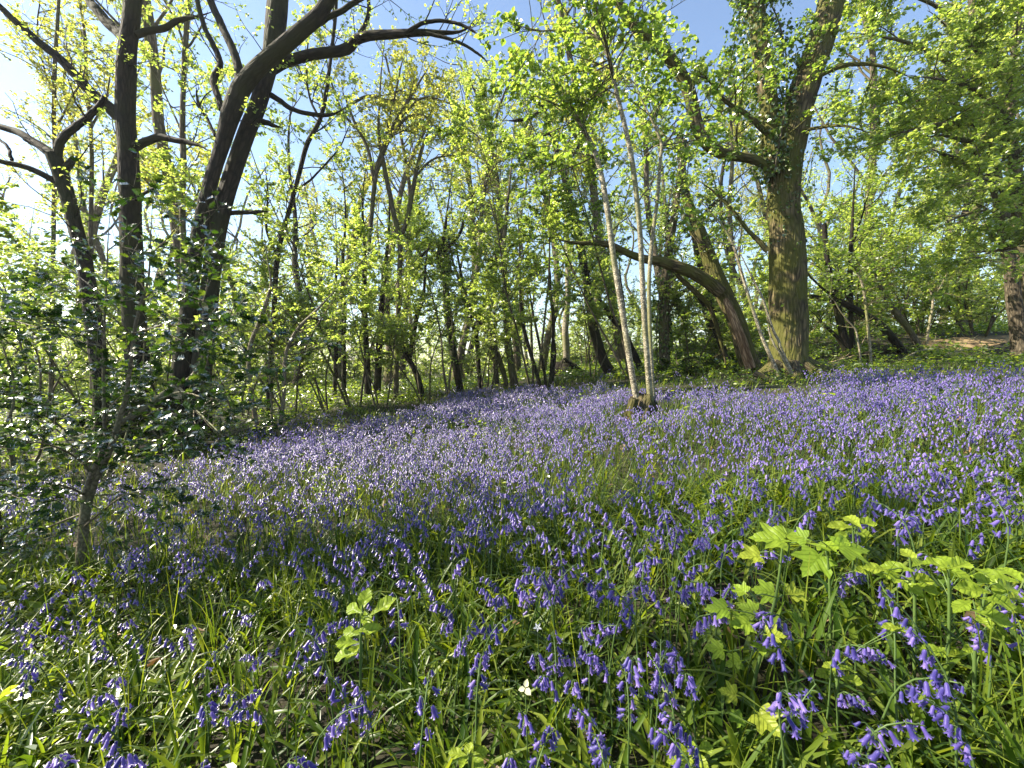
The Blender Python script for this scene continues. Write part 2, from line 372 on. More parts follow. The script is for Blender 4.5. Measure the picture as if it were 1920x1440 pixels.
def path_mat():
    m, n, l = nodes_of('leaf_littered_earth')
    tc = n.new('ShaderNodeTexCoord')
    a = n.new('ShaderNodeTexNoise'); a.inputs['Scale'].default_value = 5; a.inputs['Detail'].default_value = 9; l.new(tc.outputs['Object'], a.inputs['Vector'])
    r1 = ramp(n, [(0.3, (0.07, 0.045, 0.022)), (0.5, (0.20, 0.135, 0.065)), (0.75, (0.34, 0.25, 0.13))]); l.new(a.outputs['Fac'], r1.inputs[0])
    bs = n.new('ShaderNodeBsdfPrincipled'); bs.inputs['Roughness'].default_value = 0.95; l.new(r1.outputs[0], bs.inputs['Base Color'])
    bp = n.new('ShaderNodeBump'); bp.inputs['Strength'].default_value = 0.6; l.new(a.outputs['Fac'], bp.inputs['Height']); l.new(bp.outputs[0], bs.inputs['Normal'])
    o = n.new('ShaderNodeOutputMaterial'); l.new(bs.outputs[0], o.inputs[0]); return m
M['path'] = path_mat()

# ---------------------------------------------------------------- ground and path
def sheet(xs, ys, lift=0.0):
    X, Y = np.meshgrid(xs, ys, indexing='ij')
    Z = hgt(X, Y) + lift
    nx, ny = X.shape
    i, j = np.meshgrid(np.arange(nx - 1), np.arange(ny - 1), indexing='ij')
    Q = np.stack([i * ny + j, (i + 1) * ny + j, (i + 1) * ny + j + 1, i * ny + j + 1], -1).reshape(-1, 4)
    return np.stack([X, Y, Z], -1).reshape(-1, 3), Q
t = np.linspace(-1, 1, 181)
xs = np.sign(t) * (np.abs(t) ** 2.6) * 220 + t * 12
t = np.linspace(0, 1, 171)
ys = -12 + t * 40 + t ** 4 * 260
mb = MB(); V, Q = sheet(xs, ys); mb.add(V, Q)
tag(mb.build('ground', [M['ground']]), kind='structure')

mb = MB()
tt = np.linspace(0, 1, 60)
cx = 9.4 + tt * 14.2; cyy = 9.96 + tt * 1.69 + 0.25 * np.sin(tt * 9)
wid = (0.35 + 0.55 * tt ** 0.7) * .6 + 0.12 * np.sin(tt * 17)
rows = []
for k, o_ in enumerate(np.linspace(-1, 1, 9)):
    px_, py_ = cx, cyy + o_ * wid * (1 + 0.08 * np.sin(tt * 31 + k))
    rows.append(np.stack([px_, py_, hgt(px_, py_) + 0.010 + 0.03 * (1 - o_ * o_)], -1))
V = np.stack(rows, 1)
i, j = np.meshgrid(np.arange(59), np.arange(8), indexing='ij')
Q = np.stack([i * 9 + j, (i + 1) * 9 + j, (i + 1) * 9 + j + 1, i * 9 + j + 1], -1).reshape(-1, 4)
mb.add(V.reshape(-1, 3), Q)
tag(mb.build('path', [M['path']]), kind='structure')

# ---------------------------------------------------------------- trees traced from the photograph, each at its own distance
wscale = 1.0
def trace(pts, Y, dY=0.0, n=28, root=None, wob=0.0):
    """[(px, py, width_px)...] at depth Y (drifting by dY along the path) -> centre line and radii."""
    k = len(pts); P = []; Rr = []
    for q, (px, py, w) in enumerate(pts):
        yy = Y + dY * q / max(k - 1, 1)
        p = at(px, py, yy); P.append(p); Rr.append(w / 2 / F * ((p - CAM) @ FWD) * math.cos(math.atan((px - 960) / F)))   # width as seen off-axis
    P = np.array(P); Rr = np.array(Rr) * wscale
    if root is not None:                       # run on down into the soil
        g = np.array([root[0], root[1], hgt(root[0], root[1]) - 0.15])
        P = np.vstack([g, P]); Rr = np.concatenate([[Rr[0] * root[2]], Rr])
    s = smooth_path(np.column_stack([P, Rr]), n)
    P = s[:, :3]; Rr = np.maximum(s[:, 3], 0.002)
    if pts[-1][1] > 5 and pts[-1][2] < 9: Rr = Rr * np.interp(np.linspace(0, 1, n), [0, .7, 1], [1, 1, .2])
    if wob > 0:
        d = rng.normal(size=(n, 3)); d = (d + np.roll(d, 1, 0) + np.roll(d, -1, 0)) / 3; d[0] = 0
        P = P + d * wob
    return P, Rr

def base_of(px, py, Y):
    p = at(px, py, Y); return (p[0], Y)

def traced_tree(name, label, cat, Y, trunks, limbs, bark, leaf, leaf_size=0.06, n1=3.0, n2=6.0, per=7, l1=0.9, l2=0.38, up=0.06,
                group=None, style='oval', twig_bark=None, aspect=0.55, sides=12, flute=0.0, l1n=5, sweep=None, trunk_twigs=0.4, flat=0.3, trunk_s0=0.45, rl=(0.0, 1.0), third=0, lump=0.10, trunk_name='trunk'):
    """trunks / limbs: [(pts, dY, root or None)]; children: trunk, limb..., twigs, crown."""
    P0 = None; allP = []; allR = []; wts = []
    parts = []
    for kind, lst in (('trunk', trunks), ('limb', limbs)):
        for it in lst:
            pts, dY = it[0], it[1]; root = it[2] if len(it) > 2 else None
            y0 = it[3] if len(it) > 3 else Y
            P, Rr = trace(pts, y0, dY, root=root, n=40 if kind == 'trunk' else 28, wob=0.0 if kind == 'trunk' else 0.006)
            parts.append((trunk_name if kind == 'trunk' else 'limb', P, Rr))
            if P0 is None: P0 = P[0]
            Ps = smooth_path(P, 28); Rs = np.interp(np.linspace(0, 1, 28), np.linspace(0, 1, len(Rr)), Rr)
            ln = np.linalg.norm(np.diff(P, axis=0), axis=1).sum()
            allP.append(Ps); allR.append(Rs); wts.append(ln * (trunk_twigs if kind == 'trunk' else 1.0))
    base = np.array([P0[0], P0[1], hgt(P0[0], P0[1])])
    root_o = empty(name, base, label, cat, group)
    for nm, P, Rr in parts:
        mb = MB(); big = Rr.max() > 0.12
        # extra rings on big trunks so that the bark's ridges are real relief
        if big and flute > 0:
            n = 150; P = smooth_path(P, n); Rr = np.interp(np.linspace(0, 1, n), np.linspace(0, 1, len(Rr)), Rr)
            tubes(mb, P[None], Rr[None], 72, lump=0.05, flute=flute)
        else:
            tubes(mb, P[None], Rr[None], sides if nm in (trunk_name,) or Rr.max() > .04 else 8, lump=lump)
        mb.build(nm, [bark], root_o, origin=base)
    P = np.array(allP); Rr = np.array(allR); wts = np.array(wts)
    nt = len(trunks)
    tw = lf = MB()
    cnt = rng.poisson(np.maximum(wts * n1, 0.01))
    if sweep is None: aim = None
    else: aim = np.array(sweep)[None]
    idxs = np.arange(len(P)); isT = idxs < nt
    A = []
    for m_, s0 in ((isT, trunk_s0), (~isT, 0.12)):
        if m_.any() and cnt[m_].sum() > 0:
            A.append(spawn(P[m_], Rr[m_], cnt[m_], s0, 1.0, (R(35), R(85)), l1, up, 0.16, l1n, aim=aim, flat=flat))
    if A:
        P1 = np.concatenate([a[0] for a in A]); R1 = np.concatenate([a[1] for a in A]); L1 = np.concatenate([a[2] for a in A])
        tubes(tw, P1, R1, 5)
        if third:
            c = rng.poisson(L1 * third); P1b, R1b, L1b = spawn(P1, R1, c, 0.2, 1, (R(30), R(70)), L1 * 0.55, up, 0.18, 4, flat=flat)
            tubes(tw, P1b, R1b, 4)
            P1 = np.concatenate([P1[:, :5], P1b]) if P1.shape[1] >= 5 else P1; R1 = np.concatenate([R1[:, :5], R1b]); L1 = np.concatenate([L1, L1b])
        c2 = rng.poisson(L1 * n2)
        P2, R2, L2 = spawn(P1, R1, c2, 0.15, 1.0, (R(25), R(70)), l2, up * 0.5, 0.16, 3, flat=flat + 0.2)
        tubes(tw, P2, R2, 3)
        if per > 0:
            pos, d, nn = leaf_sites(P2, rng.poisson(per, len(P2)))
            leaves(lf, pos, d, nn, leaf_size, aspect, style=style, mat=1, rlo=rl[0], rhi=rl[1])
            pos, d, nn = leaf_sites(P1, rng.poisson(per * 0.5, len(P1)), s0=0.6)
            leaves(lf, pos, d, nn, leaf_size, aspect, style=style, mat=1, rlo=rl[0], rhi=rl[1])
    lf.build('crown', [twig_bark or bark, leaf], root_o, origin=base, smooth=False)
    return root_o

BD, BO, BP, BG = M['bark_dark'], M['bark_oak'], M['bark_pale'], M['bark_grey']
LS, LG, LO = M['leaf_spring'], M['leaf_green'], M['leaf_oak']

wscale = 1.12
# --- the dark trees on the left
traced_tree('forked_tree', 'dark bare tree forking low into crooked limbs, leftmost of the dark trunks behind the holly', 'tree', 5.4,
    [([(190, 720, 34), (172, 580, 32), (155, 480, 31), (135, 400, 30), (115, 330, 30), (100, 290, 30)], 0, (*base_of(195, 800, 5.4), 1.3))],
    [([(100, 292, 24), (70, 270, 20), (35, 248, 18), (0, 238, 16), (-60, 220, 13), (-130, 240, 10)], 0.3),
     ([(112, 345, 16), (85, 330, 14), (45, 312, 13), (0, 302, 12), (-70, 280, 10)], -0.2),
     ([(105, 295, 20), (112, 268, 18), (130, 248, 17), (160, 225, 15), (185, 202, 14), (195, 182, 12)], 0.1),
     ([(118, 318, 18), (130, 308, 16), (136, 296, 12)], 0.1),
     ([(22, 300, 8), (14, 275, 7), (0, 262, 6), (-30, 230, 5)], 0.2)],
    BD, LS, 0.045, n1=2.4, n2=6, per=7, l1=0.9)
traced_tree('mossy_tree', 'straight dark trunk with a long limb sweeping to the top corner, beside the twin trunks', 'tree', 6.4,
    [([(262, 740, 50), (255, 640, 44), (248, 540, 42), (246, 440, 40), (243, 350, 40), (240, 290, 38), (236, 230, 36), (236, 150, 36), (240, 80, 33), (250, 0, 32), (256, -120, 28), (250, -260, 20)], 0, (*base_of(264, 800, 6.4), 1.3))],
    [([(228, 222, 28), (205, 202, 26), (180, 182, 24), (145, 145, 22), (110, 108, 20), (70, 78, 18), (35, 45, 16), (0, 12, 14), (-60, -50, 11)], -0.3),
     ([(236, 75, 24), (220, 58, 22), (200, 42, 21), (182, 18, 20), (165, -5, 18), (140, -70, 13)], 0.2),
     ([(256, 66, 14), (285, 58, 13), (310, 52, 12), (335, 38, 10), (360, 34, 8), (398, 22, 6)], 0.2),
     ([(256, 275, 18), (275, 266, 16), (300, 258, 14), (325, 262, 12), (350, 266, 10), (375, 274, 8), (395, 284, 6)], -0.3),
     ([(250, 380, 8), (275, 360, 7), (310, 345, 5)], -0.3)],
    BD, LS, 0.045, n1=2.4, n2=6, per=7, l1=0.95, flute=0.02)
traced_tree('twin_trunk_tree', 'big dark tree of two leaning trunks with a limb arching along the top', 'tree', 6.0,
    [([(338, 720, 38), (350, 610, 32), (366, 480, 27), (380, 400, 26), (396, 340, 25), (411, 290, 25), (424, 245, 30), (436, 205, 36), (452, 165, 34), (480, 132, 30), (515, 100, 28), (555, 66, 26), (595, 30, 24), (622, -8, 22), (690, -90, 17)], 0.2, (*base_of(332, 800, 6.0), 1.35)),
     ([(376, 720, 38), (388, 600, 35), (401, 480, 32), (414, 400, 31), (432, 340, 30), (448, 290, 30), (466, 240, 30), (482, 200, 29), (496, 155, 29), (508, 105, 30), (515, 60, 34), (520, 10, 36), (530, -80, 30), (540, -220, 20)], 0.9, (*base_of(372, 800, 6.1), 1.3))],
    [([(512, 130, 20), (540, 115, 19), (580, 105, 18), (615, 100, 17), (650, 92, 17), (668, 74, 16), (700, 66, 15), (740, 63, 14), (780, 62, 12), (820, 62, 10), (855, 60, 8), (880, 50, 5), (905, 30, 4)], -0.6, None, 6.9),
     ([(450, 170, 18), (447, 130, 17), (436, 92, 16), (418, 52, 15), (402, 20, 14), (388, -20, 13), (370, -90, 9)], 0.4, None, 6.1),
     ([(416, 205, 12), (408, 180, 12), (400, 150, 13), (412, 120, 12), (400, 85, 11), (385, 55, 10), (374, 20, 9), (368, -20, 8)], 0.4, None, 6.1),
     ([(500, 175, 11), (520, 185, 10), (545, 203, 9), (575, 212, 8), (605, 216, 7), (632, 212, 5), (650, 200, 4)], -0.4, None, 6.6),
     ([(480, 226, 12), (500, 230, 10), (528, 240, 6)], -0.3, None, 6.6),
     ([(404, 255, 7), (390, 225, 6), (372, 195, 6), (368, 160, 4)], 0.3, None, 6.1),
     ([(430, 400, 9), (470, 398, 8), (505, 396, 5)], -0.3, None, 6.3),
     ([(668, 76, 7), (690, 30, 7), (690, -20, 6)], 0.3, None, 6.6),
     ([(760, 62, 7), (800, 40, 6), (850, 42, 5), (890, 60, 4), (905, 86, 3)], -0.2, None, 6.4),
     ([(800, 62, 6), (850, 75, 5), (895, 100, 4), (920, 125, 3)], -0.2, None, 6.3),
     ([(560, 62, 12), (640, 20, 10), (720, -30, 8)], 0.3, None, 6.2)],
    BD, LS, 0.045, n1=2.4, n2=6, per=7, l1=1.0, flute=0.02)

wscale = 1.0
# --- the big oak and what leans on it
OAK_Y = 7.5
oak = traced_tree('oak_tree', 'massive mossy oak clad in ivy, thickest trunk of the wood', 'tree', OAK_Y,
    [([(1476, 716, 98), (1477, 700, 86), (1478, 670, 78), (1479, 620, 73), (1478, 560, 71), (1477, 500, 71), (1475, 450, 68), (1470, 400, 66), (1470, 350, 64), (1474, 300, 64), (1484, 245, 66), (1499, 190, 62), (1516, 140, 58), (1534, 90, 56), (1550, 40, 55), (1562, -10, 52), (1590, -110, 42), (1610, -240, 28)], 0.2, (*base_of(1477, 720, OAK_Y), 1.05))],
    [([(1452, 330, 34), (1446, 290, 36), (1444, 240, 38), (1440, 190, 38), (1434, 140, 36), (1426, 90, 34), (1420, 40, 32), (1414, -20, 30), (1405, -130, 22)], 0.35),
     ([(1448, 318, 20), (1418, 300, 19), (1385, 294, 19), (1350, 286, 21), (1325, 268, 23), (1308, 240, 24), (1300, 205, 25), (1288, 160, 26), (1262, 118, 25), (1236, 92, 24), (1205, 62, 21), (1180, 38, 18), (1160, 8, 15), (1145, -50, 11)], -0.6),
     ([(1504, 170, 14), (1540, 140, 12), (1600, 120, 10), (1660, 126, 7), (1720, 150, 4)], -0.4),
     ([(1440, 470, 12), (1410, 440, 9), (1378, 400, 7), (1340, 360, 5), (1310, 340, 4)], 0.3),
     ([(1490, 250, 10), (1530, 240, 8), (1580, 236, 6), (1640, 250, 4)], -0.8),
     ([(1440, 250, 12), (1400, 215, 10), (1360, 190, 8), (1330, 150, 6), (1300, 120, 4)], -0.8)],
    BO, LG, 0.06, n1=4.6, n2=7.5, per=11, l1=1.3, flat=.45, flute=0.05, trunk_s0=0.62, aspect=0.7)
# ivy on the oak
def ivy_on(root_o, path, Y, half, count, size=0.07, dY=0.0, mat=None, hang=0.5):
    P, _ = trace(path, Y, dY)
    k = rng.integers(0, len(P) - 1, count); t_ = rng.random(count)[:, None]
    c = P[k] * (1 - t_) + P[k + 1] * t_
    rad = np.interp(k / len(P), np.linspace(0, 1, len(half)), half)
    off = rng.normal(size=(count, 3)); off[:, 2] *= 0.6; off = nrm(off)
    clump = 0.75 + 0.45 * np.sin(c[:, 2] * 6.3 + 3 * off[:, 0]) * np.sin(off[:, 1] * 4 + c[:, 2] * 2.7)
    pos = c + off * (rad * clump * rng.uniform(0.75, 1.15, count))[:, None]
    nn = nrm(off + 0.5 * rng.normal(size=(count, 3)) + np.array([0, 0, .3]))
    d = nrm(np.array([0, 0, -hang]) + 0.6 * rng.normal(size=(count, 3)) + off * 0.3)
    nn = nrm(nn - (nn * d).sum(1, keepdims=True) * d)
    mb = MB(); leaves(mb, pos, d, nn, size, 0.85, style='oval')
    # the climbing stems
    for q in range(4):
        ph = rng.uniform(0, 6.28)
        th = ph + np.linspace(0, 2.5, len(P))
        rr = np.interp(np.linspace(0, 1, len(P)), np.linspace(0, 1, len(half)), half) * 0.62
        tubes(mb, (P + np.stack([np.cos(th) * rr, np.sin(th) * rr, 0 * th], -1))[None], np.full((1, len(P)), 0.012), 5, mat=1)
    return mb.build('ivy', [mat or M['leaf_ivy'], BG], root_o, origin=np.array(root_o.location), smooth=False)
ivy_on(oak, [(1448, 330, 1), (1444, 240, 1), (1436, 140, 1), (1422, 40, 1), (1412, -40, 1)], OAK_Y, [0.28, 0.42, 0.50, 0.55, 0.5], 3000, 0.065, 0.35)
ivy_on(oak, [(1478, 470, 1), (1472, 400, 1), (1470, 340, 1), (1478, 280, 1), (1498, 195, 1), (1530, 100, 1), (1556, 20, 1)], OAK_Y - 0.02, [0.33, 0.34, 0.36, 0.40, 0.34, 0.30, 0.27], 650, 0.055, 0.2)

wscale = 0.86
dead = traced_tree('leaning_tree', 'leaning half-dead tree with peeled reddish wood and a dark limb reaching over the pale poles', 'tree', 8.6,
    [([(1412, 700, 50), (1398, 660, 44), (1380, 600, 40), (1362, 562, 40), (1345, 525, 38), (1328, 480, 32), (1315, 440, 26), (1300, 400, 20), (1285, 370, 16)], 0.3, (*base_of(1415, 716, 8.6), 1.2))],
    [([(1352, 548, 30), (1325, 527, 30), (1295, 510, 29), (1265, 499, 26), (1235, 490, 21), (1205, 484, 18), (1175, 474, 15), (1150, 462, 14), (1120, 456, 14), (1090, 456, 12), (1060, 452, 9), (1035, 446, 6)], -0.4),
     ([(1330, 470, 10), (1300, 440, 9), (1280, 400, 8), (1262, 360, 6)], 0.2),
     ([(1270, 515, 10), (1300, 545, 12), (1330, 575, 11), (1352, 640, 9), (1365, 700, 7)], 0.6)],
    M['bark_oak'], LG, 0.055, n1=3.8, n2=6, per=10, l1=0.9, trunk_s0=0.55, flute=0.03)
# the peeled face low on its trunk
P, Rr = trace([(1408, 690, 30), (1394, 650, 30), (1378, 605, 27), (1366, 575, 22), (1360, 560, 12)], 8.42, 0.06, n=24)
mb = MB(); tubes(mb, P[None], (Rr * 0.8)[None], 14, lump=0.12); mb.build('peeled_wood', [M['dead_wood']], dead, origin=np.array(dead.location))

# --- pale hazel poles on their stool
HY = 4.35
def pole(pts, Y, dY): return (pts, dY, None, Y)
hz = traced_tree('hazel_tree', 'three tall pale poles sprung from one mossy stump among the bluebells', 'tree', HY,
    [pole([(1200, 768, 15), (1190, 730, 14), (1177, 650, 14), (1163, 560, 13.5), (1150, 480, 13), (1141, 410, 12.5), (1130, 340, 12), (1115, 285, 11), (1095, 245, 10), (1068, 205, 8), (1040, 165, 6), (1018, 130, 4)], HY, 0.3),
     pole([(1222, 775, 14), (1217, 720, 14), (1212, 650, 13), (1206, 560, 13), (1202, 470, 12), (1196, 390, 11.5), (1185, 300, 11), (1170, 230, 10), (1155, 170, 9.5), (1142, 110, 9), (1122, 70, 8), (1100, 30, 7), (1082, -20, 6)], HY, -0.3),
     pole([(1228, 772, 9), (1222, 690, 9), (1218, 600, 9), (1217, 520, 9), (1224, 440, 9), (1233, 370, 8.5), (1238, 300, 8), (1240, 270, 8), (1222, 225, 6.5), (1200, 180, 5), (1180, 120, 4)], HY + 0.25, 0.2)],
    [([(1240, 275, 6), (1262, 250, 5), (1285, 215, 4), (1300, 160, 3)], 0.1, None, HY + 0.4),
     ([(1150, 150, 4), (1180, 70, 3.5), (1200, 60, 3), (1250, 55, 2.5)], -0.3, None, HY),
     ([(1130, 80, 5), (1060, 60, 4), (1000, 55, 3), (940, 40, 2.5)], -0.4, None, HY),
     ([(1196, 380, 4), (1230, 330, 3), (1262, 290, 2.5)], -0.3, None, HY)],
    BP, LG, 0.052, n1=7.5, n2=8.0, per=10, l1=0.95, l2=0.34, trunk_s0=0.62, trunk_twigs=1.0, aspect=0.75, twig_bark=BG, up=0.0, lump=0.04, trunk_name='pole')
mb = MB()
g = at(1208, 770, HY); gz = hgt(g[0], g[1])
def lump_mesh(mb, c, rx, ry, rz, n=26, m=16, amp=0.2, seed=0, mat=0):
    r_ = np.random.default_rng(seed)
    th = np.linspace(0, 2 * math.pi, n, endpoint=False); ph = np.linspace(-0.35, math.pi / 2, m)
    TH, PH = np.meshgrid(th, ph, indexing='ij')
    a, b, e = r_.uniform(0, 6.28, 3)
    k = 1 + amp * (np.sin(3 * TH + a) * np.cos(PH) + 0.7 * np.sin(5 * TH + 4 * PH + b) + 0.5 * np.sin(9 * TH - 6 * PH + e)) * np.cos(PH * 0.9)
    V = np.stack([c[0] + rx * k * np.cos(TH) * np.cos(PH), c[1] + ry * k * np.sin(TH) * np.cos(PH), c[2] + rz * k * np.sin(PH)], -1)
    i, j = np.meshgrid(np.arange(n), np.arange(m - 1), indexing='ij'); i2 = (i + 1) % n
    mb.add(V.reshape(-1, 3), np.stack([i * m + j, i2 * m + j, i2 * m + j + 1, i * m + j + 1], -1).reshape(-1, 4), mat=mat)
lump_mesh(mb, (g[0], g[1] + .02, gz), 0.155, 0.14, 0.27, amp=0.22, seed=4)
P = np.array([[g[0] - .10, g[1] - .06, gz], [g[0] - .13, g[1] - .08, gz + .15], [g[0] - .12, g[1] - .09, gz + .24]]); tubes(mb, smooth_path(P, 8)[None], np.linspace(.05, .04, 8)[None], 9, lump=.15)
mb.build('stump', [M['bark_moss']], hz, origin=np.array(hz.location))

# --- pale sticks that lean beside the oak
traced_tree('sapling_tree', 'thin pale pole leaning up from the bluebells in front of the mossy oak', 'sapling', 6.9,
    [([(1468, 726, 9), (1450, 680, 9), (1430, 635, 8.5), (1418, 600, 8), (1405, 560, 7.5), (1390, 510, 7), (1375, 460, 6.5), (1352, 420, 5.5), (1325, 390, 4.5), (1290, 350, 3)], 0.2, (*base_of(1470, 735, 6.9), 1.1))],
    [([(1375, 460, 4), (1350, 455, 3), (1320, 450, 2)], -0.2)], BP, LG, 0.05, n1=2.5, n2=5, per=5, l1=0.6, twig_bark=BG, trunk_twigs=1, trunk_s0=.5, lump=.05)
traced_tree('sapling_tree', 'kinked pale pole resting against the trunk of the mossy oak', 'sapling', 7.05,
    [([(1490, 712, 8), (1474, 676, 8), (1462, 650, 8.5), (1460, 640, 7.5), (1448, 615, 6.5), (1430, 560, 6), (1410, 520, 5), (1385, 470, 4), (1360, 430, 3)], 0.1, (*base_of(1492, 722, 7.05), 1.1))],
    [([(1484, 705, 5), (1465, 668, 5), (1448, 638, 4.5), (1440, 612, 3), (1438, 590, 2)], 0.05)], BP, LG, 0.05, n1=2, n2=5, per=4, l1=0.5, twig_bark=BG, trunk_twigs=1, trunk_s0=.6, lump=.05)

wscale = 1.0
